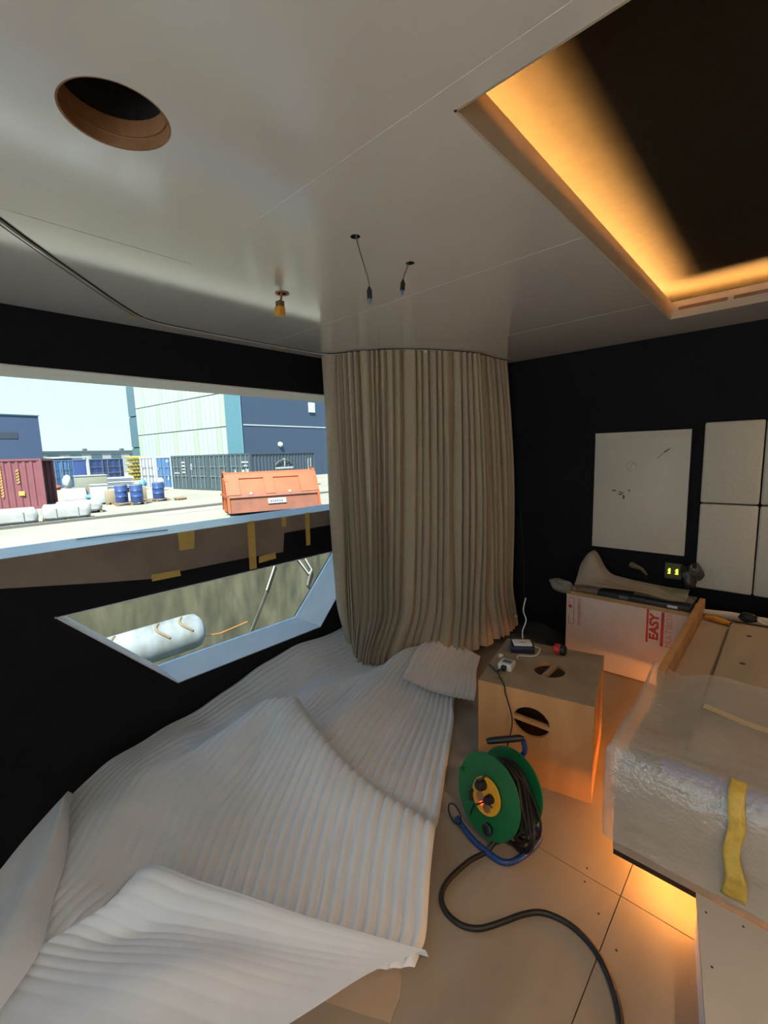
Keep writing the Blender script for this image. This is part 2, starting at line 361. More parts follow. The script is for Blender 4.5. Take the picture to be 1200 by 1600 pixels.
# far, right and back walls
o = box('wall_far', (-2.70, YF, -.06), (X1 + .1, YF + .1, 2.30), 'black_wall'); tag(o, 'black end wall of the cabin', kind='structure')
o = box('wall_right', (X1, Y0, -.06), (X1 + .1, YF, 2.30), 'reveal_cream'); tag(o, 'side wall opposite the windows', kind='structure')
o = box('wall_back', (-2.4, Y0 - .1, -.06), (X1 + .1, Y0, 2.30), 'reveal_cream'); tag(o, 'wall behind the viewer', kind='structure')
cut(o, [B().box((-1.4, Y0 - .3, .02), (1.55, Y0 + .2, 2.07)).build('c', None)])
w4 = empty('fill_opening_1', (0, 0, 0), kind='structure', label='added unseen glazed opening behind the viewer for fill daylight')  # glazing added out of view to let more daylight into the cabin
box('pane', (-1.4, Y0 - .06, .02), (1.55, Y0 - .052, 2.07), 'glass', w4)
for x_ in (-1.4, .08, 1.51): box('opening_frame', (x_, Y0 - .09, .02), (x_ + .04, Y0 - .01, 2.05), 'reveal_white', w4)
o = box('bounce_slab', (-3.2, -9.0, -.14), (4.6, Y0 - .1, -.06), 'bounce_pale'); tag(o, 'added unseen pale platform bouncing sunlight into the cabin', kind='structure')  # pale unseen surface added to bounce sunlight up to the ceiling
o = box('roof', (-2.75, Y0 - 1.25, 2.32), (X1 + 1.3, YF + .5, 2.42), 'reveal_cream'); tag(o, 'cabin roof with unseen overhang added to block the sun', kind='structure')  # overhang added out of view to keep direct sun out of the back opening
o = box('baseboard_far', (XL, YF - .012, 0), (X1, YF, .035), 'grey_panel'); tag(o, 'pale strip at the foot of the end wall', kind='structure')

# ceiling: backing slab + panels, a cut-out and the lit recess
OX, OY0, OY1 = -.52, .79, 2.79; OXR = 1.38
def hole_cyl(x, y, r, n=48): return B().lathe([(r, 1.9), (r, 2.5)], n, Matrix.Translation((x, y, 0))).build('c', None)
ce = box('ceiling', (-2.69, Y0, H + .012), (X1, YF, 2.135), 'joint_white'); tag(ce, 'off white cabin ceiling', kind='structure')
SPK = (-.983, .352, .094)
cut(ce, [B().box((OX - .0, OY0, 1.9), (OXR, OY1, 2.6)).build('c', None), hole_cyl(*SPK), hole_cyl(-1.005, .996, .015, 20), hole_cyl(-1.01, 1.261, .015, 20), hole_cyl(-1.538, 1.105, .018, 20)])
for y_ in (.735, 1.505, 2.42): box('joint_filler', (XL, y_ - .0018, H + .0006), (OX if y_ > 1 else X1, y_ + .0018, H + .012), 'joint_white' if y_ == 1.505 else 'ceiling_white', ce)
def cpanel(x0, x1, y0, y1, cutters):
    g = .0018; o = box('ceiling_panel', (x0 + g, y0 + g, H), (x1 - g, y1 - g, H + .012), 'ceiling_white', ce)
    if cutters: cut(o, cutters)
opn = lambda: B().box((OX, OY0, 1.9), (OXR, OY1, 2.6)).build('c', None)
cpanel(XL, -1.515, Y0, .735, [])
cpanel(-1.515, X1, Y0, .735, [hole_cyl(*SPK)])
cpanel(XL, X1, .735, 1.505, [opn(), hole_cyl(-1.005, .996, .015, 20), hole_cyl(-1.01, 1.261, .015, 20), hole_cyl(-1.538, 1.105, .018, 20)])
cpanel(XL, X1, 1.505, 2.42, [opn()])
cpanel(XL, X1, 2.42, YF, [opn()])
sh = empty('speaker_cutout', (SPK[0], SPK[1], H), label='round hole with a raw wood edge cut in the ceiling', cat='ceiling hole')
for (za, zb, r) in ((H + .001, H + .022, .094), (H + .024, H + .055, .092)):
    B().lathe([(r, za - H), (r, zb - H), (r - .004, zb - H), (r - .004, za - H), (r, za - H)], 48).build('wood_rim', 'wood_edge', sh)
B().lathe([(.0938, .056), (.0938, .20), (.001, .20)], 48, cap0=False).build('cavity', 'dark_inside', sh)
# recess above the opening
tr = empty('recess_tray', (0, 0, H), label='black recessed ceiling tray with warm glowing edges', cat='ceiling recess')
cx0, cx1, cy0, cy1, cz0, cz1 = OX - .26, OXR + .24, OY0 - .26, 3.12, 2.135 - H, 2.243 - H
box('tray_panel', (cx0, cy0, cz1), (cx1, cy1, cz1 + .02), 'tray_black', tr)
for a, b in (((cx0 - .02, cy0, cz0), (cx0, cy1, cz1 + .02)), ((cx1, cy0, cz0), (cx1 + .02, cy1, cz1 + .02)), ((cx0 - .02, cy0 - .02, cz0), (cx1 + .02, cy0, cz1 + .02)), ((cx0 - .02, cy1, cz0), (cx1 + .02, cy1 + .02, cz1 + .02))):
    box('tray_side', a, b, 'tray_black', tr)
for a, b in (((OX, OY0, -.0005), (OX + .006, OY1, cz0 + .038)), ((OX, OY1 - .006, -.0005), (OXR, OY1, cz0 + .038)), ((OXR - .006, OY0, -.0005), (OXR, OY1, cz0 + .038)), ((OX, OY0, -.0005), (OXR, OY0 + .006, cz0 + .038))):
    box('lip', a, b, 'lip_acrylic', tr)
ld = .045
for a, b in (((OX - ld - .026, OY0 - .04, cz0), (OX - ld, OY1 + ld, cz0 + .006)), ((OX - .1, OY1 + ld, cz0), (OXR + .1, OY1 + ld + .026, cz0 + .006)),
             ((OXR + ld, OY0 - .1, cz0), (OXR + ld + .012, OY1 + .1, cz0 + .006))):
    box('light_strip', a, b, 'led_warm', tr)
# air slots in the far face of the opening
for x in (-.484, -.262, -.04):
    pts = []
    for k in range(17):
        an = math.pi * k / 16 - math.pi / 2; pts.append((x + .195 + .008 * math.cos(an), .045 + .008 * math.sin(an)))
    for k in range(17):
        an = math.pi * k / 16 + math.pi / 2; pts.append((x + .008 + .008 * math.cos(an), .045 + .008 * math.sin(an)))
    o = B().prism(pts, 'y', OY1 - .0075, OY1 - .003).build('air_slot', 'wood_edge', tr)

# warm fill lamps added out of view, on the right and behind the viewer
for (x_, y_, lb, pw) in ((.75, .25, 'added unseen warm fill lamp in the ceiling by the lit tray', 5.5), (.2, -1.2, 'added unseen warm fill lamp in the ceiling near the back opening', 2), (.62, 2.97, 'added unseen warm fill lamp in the ceiling above the headboard', 1.6)):
    e = empty('fill_downlight', (x_, y_, H), label=lb, cat='added fill lamp', group='added warm fill lamps')
    B().lathe([(.048, -.004), (.048, 0), (.034, 0), (.034, -.004), (.048, -.004)], 32).build('bezel', 'white_plastic', e, smooth=True)
    a = bpy.data.lights.new('fill_lamp', 'AREA'); a.shape = 'DISK'; a.size = .07; a.energy = pw; a.spread = math.radians(125); a.color = (1.0, .66, .38)
    lo_ = bpy.data.objects.new('fill_lamp', a); COL.objects.link(lo_); lo_.parent = e; lo_.location = (0, 0, -.002)

# curtain track on the ceiling
TP = spline([(-1.20, -.05, 0), (-1.60, .262, 0), (-1.88, .50, 0), (-2.12, .715, 0), (-2.235, .86, 0), (-2.265, 1.1, 0), (-2.27, 1.5, 0), (-2.26, 1.9, 0), (-2.12, 2.02, 0), (-1.92, 2.14, 0), (-1.76, 2.33, 0), (-1.64, 2.58, 0), (-1.60, 2.85, 0), (-1.59, 3.15, 0)], 90)
trk = empty('curtain_track', (0, 0, H), label='slim curtain track curving along the ceiling beside the window wall', cat='curtain track')
for (d, r, m, nm) in ((0, .0060, 'ceiling_white', 'rail'), (.0095, .0034, 'black_plastic', 'groove'), (-.0095, .0030, 'black_plastic', 'groove')):
    q = []
    for i in range(len(TP)):
        t = TP[min(i + 1, len(TP) - 1)] - TP[max(i - 1, 0)]; t /= np.linalg.norm(t)
        q.append((TP[i][0] - t[1] * d, TP[i][1] + t[0] * d, -.0015))
    B().tube(q, r, 6).build(nm, m, trk, smooth=True)

# ================================================================== curtain
ct = empty('curtain', (-1.9, 2.2, 0), label='long taupe linen curtain gathered in the corner beside the window', cat='curtain')
CO = np.array([-1.9, 2.2, 0.0])
nu, nv = 760, 70
top = spline([(-2.245, 2.005, 0), (-2.19, 1.992, 0), (-2.06, 2.03, 0), (-1.92, 2.13, 0), (-1.79, 2.29, 0), (-1.68, 2.47, 0), (-1.605, 2.65, 0), (-1.60, 2.85, 0), (-1.585, 3.10, 0)], nu)
bot = spline([(-2.28, 2.11, 0), (-2.23, 2.065, 0), (-2.12, 1.99, 0), (-1.97, 1.985, 0), (-1.83, 2.17, 0), (-1.67, 2.36, 0), (-1.55, 2.60, 0), (-1.49, 2.80, 0), (-1.50, 3.09, 0)], nu)
v = np.linspace(0, 1, nv)[:, None]; u = np.linspace(0, 1, nu)[None, :]
mix = .10 * v + .25 * v ** 2 + .65 * smooth01((v - .80) / .2) ** 1.2
px = top[None, :, 0] * (1 - mix) + bot[None, :, 0] * mix; py = top[None, :, 1] * (1 - mix) + bot[None, :, 1] * mix
bul = .05 * np.sin(np.pi * np.clip(v * 1.05, 0, 1)) * smooth01((u - .25) / .75)
NP = 31
drift = .5 * v * noise2(u * 9 + 0 * v, v * 1.2 + 0 * u, 3, 1.0) + .7 * v ** 2 * noise2(u * 26 + 0 * v, v * 2.5 + 0 * u, 5, 1.0) + .10 * noise2(u * 34 + 0 * v, 0 * u + 0 * v, 6, 1.0)
uw = u + .0095 * np.sin(u * 33 + 1) + .0055 * np.sin(u * 71 + 2)
ph = (uw * NP + drift) * math.pi
lobe = np.abs(np.sin(ph)) ** .5
big = .5 + .5 * np.sin(u * 41 + 3 * np.sin(u * 17))
amp = (.047 + .016 * v) * (.75 + .5 * big) * (1 + .3 * noise2(u * 30 + 0 * v, v * 3 + 0 * u, 9))
tg = np.gradient(top, axis=0); nrm = np.stack([tg[:, 1], -tg[:, 0]], 1); nrm /= np.linalg.norm(nrm, axis=1)[:, None]
wv = amp * (lobe - .6) + bul
lat = .010 * np.sin(2 * ph) * v
X = px + nrm[None, :, 0] * wv + tg[None, :, 0] / np.linalg.norm(tg, axis=1) * lat; Yc = py + nrm[None, :, 1] * wv + tg[None, :, 1] / np.linalg.norm(tg, axis=1) * lat
Zb = .035 + .014 * noise2(u * 60 + 0 * v, 0 * u + 0 * v, 77, 1.0) + .05 * smooth01((u - .5) / .5) + .03 * smooth01((.12 - u) / .12) + .012 * np.sin(u * 60)
Z = 2.083 * (1 - v) + Zb * v
grid_mesh('cloth', X - CO[0], Yc - CO[1], Z, 'linen', ct)
# flat leading edge next to the window
vv = np.linspace(0, 1, nv)[:, None]; uu = np.linspace(0, 1, 14)[None, :]
mx = .10 * vv + .25 * vv ** 2 + .65 * smooth01((vv - .80) / .2)
ax, ay = -2.292 + .0 * mx, 1.925 + .10 * mx; bx_, by_ = -2.212 - .02 * mx, 1.985 + .05 * mx
EX = ax + (bx_ - ax) * uu + .018 * np.sin(uu * math.pi) ** .6 + .006 * np.sin(vv * 9 + uu * 3); EY = ay + (by_ - ay) * uu - .018 * np.sin(uu * math.pi) ** .6
grid_mesh('leading_edge', EX - CO[0], EY - CO[1], 2.083 * (1 - vv) + .05 * vv + 0 * uu, 'linen', ct)
for k in (.02, .55):
    i = int(k * (nu - 1)); hb = B().box((top[i, 0] - CO[0] - .006, top[i, 1] - CO[1] - .05, 2.066), (top[i, 0] - CO[0] + .006, top[i, 1] - CO[1] - .042, 2.078))
    hb.build('runner', 'white_plastic', ct)

# ================================================================== foam sheets
def ridge(x, y, pl, hs, w_pos, w_neg):
    """soft crest along polyline pl; w_pos is the width to the left of its direction"""
    best = np.full(x.shape, 1e9); sg = np.ones_like(x); hh = np.zeros_like(x)
    for i in range(len(pl) - 1):
        ax, ay = pl[i]; dx, dy = pl[i + 1][0] - ax, pl[i + 1][1] - ay; L2 = dx * dx + dy * dy
        t = np.clip(((x - ax) * dx + (y - ay) * dy) / L2, 0, 1); qx, qy = x - ax - t * dx, y - ay - t * dy; d = np.hypot(qx, qy)
        s = np.sign(dx * qy - dy * qx); k = d < best
        best = np.where(k, d, best); sg = np.where(k, s, sg); hh = np.where(k, hs[i] + (hs[i + 1] - hs[i]) * t, hh)
    wd = np.where(sg > 0, w_pos, w_neg)
    return hh * np.exp(-(best / wd) ** 2)
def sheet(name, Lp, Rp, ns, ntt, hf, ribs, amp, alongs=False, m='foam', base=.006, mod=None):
    L = spline([(*p, 0) for p in Lp], ntt); R = spline([(*p, 0) for p in Rp], ntt)
    s = np.linspace(0, 1, ns)[None, :]; t = np.linspace(0, 1, ntt)[:, None]
    x = L[:, 0:1] * (1 - s) + R[:, 0:1] * s; y = L[:, 1:2] * (1 - s) + R[:, 1:2] * s
    z = hf(x, y, s, t) + base
    q = (t if alongs else s) * ribs
    a = amp * (mod(x, y, s, t) if mod else 1.0)
    z = z + a * (np.abs(np.sin(q * math.pi)) ** .8)
    o = grid_mesh(name, x, y, z, m)
    return o
RID = [(-1.99, .80), (-1.97, 1.0), (-1.955, 1.17), (-1.84, 1.25), (-1.63, 1.17), (-1.46, 1.13), (-1.29, 1.11), (-1.14, 1.12), (-.86, 1.16)]
RIDH = [.05, .11, .15, .17, .165, .15, .12, .09, .05]
RD2 = [(-1.57, 1.22), (-1.65, 1.40), (-1.72, 1.70), (-1.78, 2.04), (-1.80, 2.3)]
def hA(x, y, s, t):
    h = ridge(x, y, RID, RIDH, .065, .22)
    h2 = ridge(x, y, RD2, [.03, .08, .10, .09, .06], .07, .22)
    h = np.maximum(h, h2) + .25 * np.minimum(h, h2)
    h += .155 * smooth01((-2.10 - x) / .28) * smooth01((y - .80) / .85)
    h += .045 * np.exp(-((x + 2.0 - .35 * (y - 1.5)) / .10) ** 2) * smooth01((y - 1.35) / .2)
    h += ridge(x, y, [(-2.15, .72), (-1.86, .38), (-1.64, .22), (-1.44, .19)], [.05, .06, .06, .04], .12, .16)
    h += .010 * (1 + noise2(x, y, 21, 5.0, 3)) + .022 * (.6 + noise2(x + y, y - x, 23, 6.0, 2)) * smooth01((.55 - s) / .35) * smooth01((y - .2) / .4) + .012 * np.exp(-((x + 1.35) / .3) ** 2 - ((y - .75) / .25) ** 2)
    return np.maximum(h, 0)
LA = [(-1.75, -.28), (-1.86, -.05), (-1.94, .10), (-2.16, .28), (-2.29, .42), (-2.355, .72), (-2.372, 1.1), (-2.372, 1.5), (-2.372, 1.9), (-2.372, 2.45)]
RA = [(-.685, .81), (-.695, .85), (-.712, .90), (-.80, 1.04), (-.88, 1.18), (-.99, 1.38), (-1.12, 1.62), (-1.24, 1.84), (-1.37, 2.06), (-1.52, 2.55)]
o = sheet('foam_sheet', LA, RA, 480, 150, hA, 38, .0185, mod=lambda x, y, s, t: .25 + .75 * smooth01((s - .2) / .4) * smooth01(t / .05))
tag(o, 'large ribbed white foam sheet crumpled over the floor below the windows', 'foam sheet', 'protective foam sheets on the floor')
def hB(x, y, s, t):
    return .028 + .050 * np.exp(-((t - .07) / .12) ** 2) * (.65 + .35 * np.sin(s * 5 + .5)) * smooth01((1.02 - s) / .3) + .02 * smooth01(1 - t) + .05 * np.exp(-((s - .05) / .12) ** 2) * np.exp(-((t - .2) / .25) ** 2) \
        + .020 * (1 + noise2(x, y, 33, 6.0, 2)) - .03 * smooth01((.05 - t) / .05) - .03 * np.exp(-((s - .14) / .10) ** 2 - ((t - .34) / .14) ** 2) + .03 * np.exp(-((s - .55) / .2) ** 2 - ((t - .55) / .2) ** 2)
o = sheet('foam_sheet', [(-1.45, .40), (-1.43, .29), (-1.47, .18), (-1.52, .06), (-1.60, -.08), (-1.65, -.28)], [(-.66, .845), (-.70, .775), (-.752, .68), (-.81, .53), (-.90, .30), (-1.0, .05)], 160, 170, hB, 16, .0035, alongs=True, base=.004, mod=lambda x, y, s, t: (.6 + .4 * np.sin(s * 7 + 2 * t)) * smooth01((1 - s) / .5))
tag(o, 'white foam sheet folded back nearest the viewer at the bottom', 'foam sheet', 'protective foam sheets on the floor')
def hC(x, y, s, t): return hA(x, y, s, t) + .022 + .02 * np.exp(-((t) / .1) ** 2) + .015 * (1 + noise2(x, y, 41, 6, 2)) * .5
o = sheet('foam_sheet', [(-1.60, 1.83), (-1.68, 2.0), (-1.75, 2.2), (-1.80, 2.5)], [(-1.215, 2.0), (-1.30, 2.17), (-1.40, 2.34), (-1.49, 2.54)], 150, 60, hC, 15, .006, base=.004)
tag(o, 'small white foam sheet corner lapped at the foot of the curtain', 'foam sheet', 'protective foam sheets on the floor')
def hD(x, y, s, t): return .01 + .07 * np.exp(-((s - .75) / .3) ** 2) * smooth01(t / .12) + .008 * (1 + noise2(x, y, 51, 8, 2))
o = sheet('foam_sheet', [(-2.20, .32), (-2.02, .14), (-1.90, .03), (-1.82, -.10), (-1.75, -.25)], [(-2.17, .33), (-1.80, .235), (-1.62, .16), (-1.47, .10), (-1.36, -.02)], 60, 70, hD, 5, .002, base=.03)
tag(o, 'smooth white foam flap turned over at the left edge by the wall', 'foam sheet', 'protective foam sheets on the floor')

# ================================================================== film and tape on the sill front
def hang(name, pts, m, x=XL + .004, t=.0016, wav=.0):
    """thin sheet hanging on the window wall; pts are (y, z)"""
    o = B().prism(pts, 'x', x, x + t).build(name, m); return o
o = hang('protective_film', [(-.6, 1.062), (-.6, .955), (.217, .94), (.6, .875), (.82, .842), (.94, .853), (1.335, .848), (1.60, .835), (1.615, .94), (1.63, 1.062)], 'film')
tag(o, 'long brownish protective film taped below the window sill', 'film')
o = hang('protective_film', [(1.05, 1.06), (1.10, .975), (1.35, .955), (1.63, .958), (2.3, .955), (2.3, 1.062)], 'film', x=XL + .007)
tag(o, 'short upper strip of film under the sill near the curtain', 'film')
for pts, lb in (([(1.352, .772), (1.400, .772), (1.408, 1.066), (1.358, 1.066)], 'long yellow tape strip running down from the sill'),
                ([(1.783, .845), (1.817, .845), (1.823, 1.066), (1.785, 1.066)], 'narrow yellow tape strip hanging nearest the curtain'),
                ([(1.418, .80), (1.540, .806), (1.541, .846), (1.421, .84)], 'short sideways tape piece beside the long tape strip'),
                ([(.80, .832), (.945, .829), (.942, .862), (.80, .868)], 'short tape piece on the lower film edge'),
                ([(.95, .965), (1.03, .965), (1.04, 1.062), (.95, 1.062)], 'faded tape patch on the film under the sill'),
                ([(1.60, 1.0), (1.63, 1.0), (1.635, 1.064), (1.602, 1.064)], 'tiny tape tab at the sill between two tape strips')):
    o = hang('tape_strip', pts, 'masking_tape', x=XL + .0095, t=.0008); tag(o, lb, 'tape', 'yellow masking tape pieces')
for (x, y, lb) in ((-2.20, .80, 'yellow tape piece on the ceiling by the curtain track bend'), (-2.28, 1.62, 'small yellow tape piece on the ceiling beside the curtain')):
    o = box('tape_strip', (x - .045, y - .03, H - .002), (x + .0, y + .03, H - .0005), 'masking_tape'); tag(o, lb, 'tape', 'yellow masking tape pieces')
o = B().tube([(GX + .05, .55, 1.066), (GX + .09, .68, 1.068), (GX + .12, .80, 1.066), (GX + .16, .95, 1.065)], .0022, 6).build('tape_scrap', 'dark_metal'); tag(o, 'dark twisted scrap lying on the window sill', 'scrap')

# ================================================================== ceiling wires
def wire(x, y, pts, lb, plug):
    e = empty('ceiling_wire', (x, y, H), label=lb, cat='wire', group='wires hanging from the ceiling')
    q = [tuple(p) for p in spline(pts, 14)]
    B().lathe([(.0149, .0), (.0149, .06), (.001, .06)], 20, cap0=False).build('cable_hole', 'dark_inside', e)
    B().tube(q, .0022, 6).build('cable', 'grey_cable', e, smooth=True)
    p = Vector(q[-1]); d = plug
    B().tube([p, p + d * .006, p + d * .010, p + d * .036], [.004, .0055, .0085, .0080], 10).build('plug', 'black_plastic', e, smooth=True)
    B().tube([p + d * .036, p + d * .052], [.005, .003], 8).build('plug_tip', 'blue_tip', e, smooth=True)
wire(-1.005, .996, [(0, 0, .05), (-.004, .01, -.004), (-.022, .05, -.045), (-.035, .085, -.085), (-.04, .095, -.108)], 'thin wire with a black plug curving from its ceiling hole', Vector((-.05, .05, -1)).normalized())
wire(-1.01, 1.261, [(0, 0, .05), (-.008, -.004, -.004), (-.016, -.01, -.03), (-.020, -.016, -.052)], 'short wire with a black plug hanging straight from the ceiling', Vector((-.05, -.10, -1)).normalized())
e = empty('wire_connector', (-1.538, 1.105, H), label='amber terminal block hanging from a small ceiling hole', cat='connector', group='wires hanging from the ceiling')
B().lathe([(.0179, 0), (.0179, .06), (.001, .06)], 20, cap0=False).build('cable_hole', 'dark_inside', e)
B().lathe([(.027, -.003), (.027, 0), (.017, 0), (.017, -.003), (.027, -.003)], 24).build('hole_ring', 'wood_edge', e)
wb = B()
for dx in (-.005, .0, .005): wb.tube([(dx, 0, .04), (dx - .003, -.004, -.02), (dx - .006, -.008, -.05)], .002, 6)
wb.build('wires', 'wood_edge', e)
box('connector_top', (-.022, -.020, -.052), (.006, .004, -.030), 'rust', e, .002); box('connector_block', (-.026, -.023, -.086), (.008, .005, -.052), 'amber_plastic', e, .002)

# ================================================================== end wall: board, padded panels, switch, hook
wb_ = empty('wall_board', (-.715, YF, 1.15), label='large blank white board on the black end wall', cat='board')
box('board', (-.266, -.022, -.38), (.268, 0, .384), 'white_board', wb_, .002)
box('top_strip', (-.266, -.0235, .345), (.268, -.0222, .384), 'pad_white', wb_)
def mark(pts, r, m='ink'): B().tube([(x, -.0225, z) for x, z in pts], r, 5).build('pen_mark', m, wb_)
mark([(-.150, .010), (-.135, .008), (-.128, .004)], .0035); mark([(-.112, .003), (-.09, -.004), (-.08, -.006)], .0022); mark([(-.113, -.012), (-.10, -.020), (-.088, -.014), (-.10, -.010)], .0028)
mark([(-.083, -.022), (-.078, -.030), (-.082, -.044)], .0045); mark([(-.052, .008), (-.046, .014)], .0045)
mark([(.10, .215), (.13, .245), (.168, .278)], .0014); mark([(.135, .255), (.15, .262), (.160, .270)], .003)
mark([(-.045 + .024 * math.cos(a), .165 + .03 * math.sin(a)) for a in np.linspace(.4, 5.2, 16)], .0012, 'pencil'); mark([(-.055, .145), (-.035, .185)], .0012, 'pencil'); mark([(-.02, .14), (-.012, .17), (-.022, .19)], .0012, 'pencil')
for (x0, x1) in ((-.382, -.118), (-.112, .152)):
    for (z0, z1, wd) in ((.594, 1.100, 'lower'), (1.106, 1.566, 'upper')):
        sd_ = 'left' if x0 < -.2 else 'right'
        bm = bmesh.new(); bmesh.ops.create_cube(bm, size=1)
        for q in bm.verts: q.co = Vector(((x0 + x1) / 2 + q.co.x * (x1 - x0), YF - .025 + q.co.y * .05, (z0 + z1) / 2 + q.co.z * (z1 - z0)))
        bmesh.ops.bevel(bm, geom=[e_ for e_ in bm.edges if max(q.co.y for q in e_.verts) < YF - .02 or True], offset=.012, segments=4, affect='EDGES', profile=.5)
        me = bpy.data.meshes.new('padded_panel'); bm.to_mesh(me); bm.free()
        o = link('padded_panel', me, 'pad_white', None, True)  # padded wall panel fixed flat to the end wall
        tag(o, f'{wd} {"cream padded wall panel next to the white board" if sd_ == "left" else "cream padded wall panel at the right edge"}', 'wall panel', 'cream padded panels on the end wall')
sw = empty('light_switch', (-.50, YF, .665), label='small switch panel with glowing yellow green dots', cat='switch')
box('plate', (-.045, -.012, -.05), (.045, 0, .05), 'switch_gold', sw, .003)
for dx, n_, w_ in ((-.022, 4, .014), (.018, 4, .016)):
    for k in range(n_): box('light', (dx - w_ / 2 + (k % 2) * .004, -.0135, -.018 + k * .0095), (dx + w_ / 2, -.012, -.013 + k * .0095), 'led_green', sw)
hk = empty('bent_bracket', (-.685, YF, .66), label='short brown bent bracket sticking out under the board', cat='bracket')
B().tube([(-.045, -.004, .012), (-.042, -.03, .014), (-.015, -.045, .012), (.02, -.055, .004), (.055, -.07, -.028)], [.016, .019, .015, .011, .008], 10).build('arm', 'rust', hk, smooth=True)
box('screw_plate', (-.06, -.006, -.012), (-.03, 0, .03), 'dark_metal', hk, .002)
def crumple(name, c, r, seed, m, parent=None, sq=(1, 1, 1), rough=.35):
    bm = bmesh.new(); bmesh.ops.create_icosphere(bm, subdivisions=4, radius=1)
    P_ = np.array([q.co[:] for q in bm.verts]); d = noise2(P_[:, 0] + P_[:, 2], P_[:, 1] - P_[:, 2] * .7, seed, 3.5, 3)
    for q, k in zip(bm.verts, d): q.co = Vector(c) + Vector((q.co.x * sq[0], q.co.y * sq[1], q.co.z * sq[2])) * r * (1 + rough * k)
    me = bpy.data.meshes.new(name); bm.to_mesh(me); bm.free()
    return link(name, me, m, parent, True)
o = crumple('plastic_bag', (-.395, 3.10, .675), .055, 4, 'bag_dark', sq=(.8, .8, 1.3)); tag(o, 'crumpled dark plastic bag hanging by the padded panels', 'plastic bag')

# ================================================================== white carton with red print
cb = empty('carton', (-.715, 2.93, 0), label='white cardboard carton with red print against the end wall', cat='carton')
cw, cdp, chh = .345, .23, .495
box('body', (-cw, 0, .006), (cw, cdp, chh), 'carton_white', cb, .004)
box('tape', (-cw - .001, -.0012, chh - .022), (cw + .001, .05, chh + .0012), 'brown_tape', cb)
box('base', (-cw + .004, .004, 0), (cw - .004, cdp - .004, .006), 'wood_edge', cb)
def red(x0, x1, z0, z1, m='carton_red'): box('print', (x0, -.0022, z0), (x1, -.0008, z1), m, cb)
mt = lambda x, z: frame_m((x, -.002, z), (0, 0, 1), (-1, 0, 0))
red(.132, .143, .266, .474); red(.208, .223, .260, .470)
text('EASY', .064, 'carton_red', cb, mt(.1755, .370), bold=.0026, sx=1.12)
text('MULTIBOX', .046, 'carton_pink', cb, mt(.250, .366), bold=-.0005, sx=.95)
for (x0, x1, z0, z1) in ((-.328, -.292, .27, .274), (-.328, -.324, .27, .33), (-.296, -.292, .27, .45), (-.328, -.292, .45, .453), (-.328, -.326, .40, .45)): red(x0, x1, z0, z1, 'carton_pink')
B().lathe([(.011, 0), (.011, .0012)], 20, frame_m((-.318, -.0008, .392), (1, 0, 0), (0, 0, 1))).build('print', 'carton_red', cb)
random.seed(3)
for zc in np.arange(.275, .455, .013):
    red(-.268, -.268 + random.uniform(.012, .018), zc, zc + random.uniform(.005, .009), 'carton_pink')
# dark case and sheets on top of the carton
fc = empty('flat_case', (-.63, 3.03, chh + .0015), rz=-.02, label='flat dark case with a white label on the carton', cat='case')
box('case', (-.24, -.09, 0), (.26, .09, .03), 'case_dark', fc, .004); box('label', (.15, -.0915, .008), (.20, -.0895, .022), 'white_plastic', fc); box('sticker', (-.11, -.0915, .006), (-.06, -.0895, .026), 'drum_ring', fc)
gs, gt = np.meshgrid(np.linspace(0, 1, 40), np.linspace(0, 1, 24))
zz = chh + .033 + .02 * (1 + noise2(gs * 5, gt * 4, 61, 1.4, 3)) + .03 * gt + .17 * np.exp(-((gs - .10) / .12) ** 2) * smooth01((gt - .15) / .6)
o = grid_mesh('packing_sheet', -1.02 + .62 * gs, 2.945 + .19 * gt + .01 * noise2(gs * 6, gt * 3, 63), zz, 'tissue'); tag(o, 'crumpled packing sheet rising from the top of the carton', 'packing sheet')
zz2 = chh + .035 + .012 * (1 + noise2(gs * 6, gt * 4, 71, 2, 3))
o = grid_mesh('clear_sheet', -.66 + .30 * gs, 2.925 + .17 * gt, zz2 + .01, 'clear_bag'); tag(o, 'clear plastic sheet over the dark case on the carton', 'plastic sheet')
o = crumple('plastic_bag', (-1.10, 2.95, .515), .062, 8, 'clear_bag', sq=(1.3, .8, .75), rough=.45); tag(o, 'crumpled clear plastic bag overhanging the carton end', 'plastic bag')

# ================================================================== wooden box with oval handholds
BA = math.radians(12.5); BW, BD, BH = .475, .50, .425
bx = empty('wooden_box', (-.975, 1.645, 0), BA, label='upright plywood box with barred round handholds', cat='wooden box')
body = box('body', (0, 0, 0), (BW, BD, BH - .0005), 'box_wood', bx)
def half(c, r1, r2, up, ax, bar=.012, tilt=0.0):
    pts = []
    for k in range(21):
        a = math.pi * k / 20 if up else -math.pi * k / 20
        x, z = r1 * math.cos(a), r2 * math.sin(a)
        if abs(z) < bar: z = bar if up else -bar
        pts.append((c[0] + x * math.cos(tilt) - z * math.sin(tilt), c[1] + x * math.sin(tilt) + z * math.cos(tilt)))
    return pts
cs = [B().box((.018, .018, .018), (BW - .018, BD - .018, BH - .018)).build('c', None)]
for up in (True, False):
    cs += [B().prism(half((.232, .285), .076, .068, up, 'y', .0085, -.12), 'y', -.05, .05).build('c', None),
           B().prism(half((.25, .30), .076, .070, up, 'x', .010, 1.4), 'x', BW - .06, BW + .05).build('c', None),
           B().prism(half((.265, .235), .075, .070, up, 'z', .010, 1.35), 'z', BH - .05, BH + .05).build('c', None)]
for c in cs: c.parent = None
for c in cs: c.matrix_world = Matrix.Translation((-.975, 1.645, 0)) @ Matrix.Rotation(BA, 4, 'Z')
cs.append(B().box((.055, .045, BH - .05), (.085, .068, BH + .05)).build('c', None)); cs[-1].matrix_world = cs[0].matrix_world.copy()
cut(body, cs)
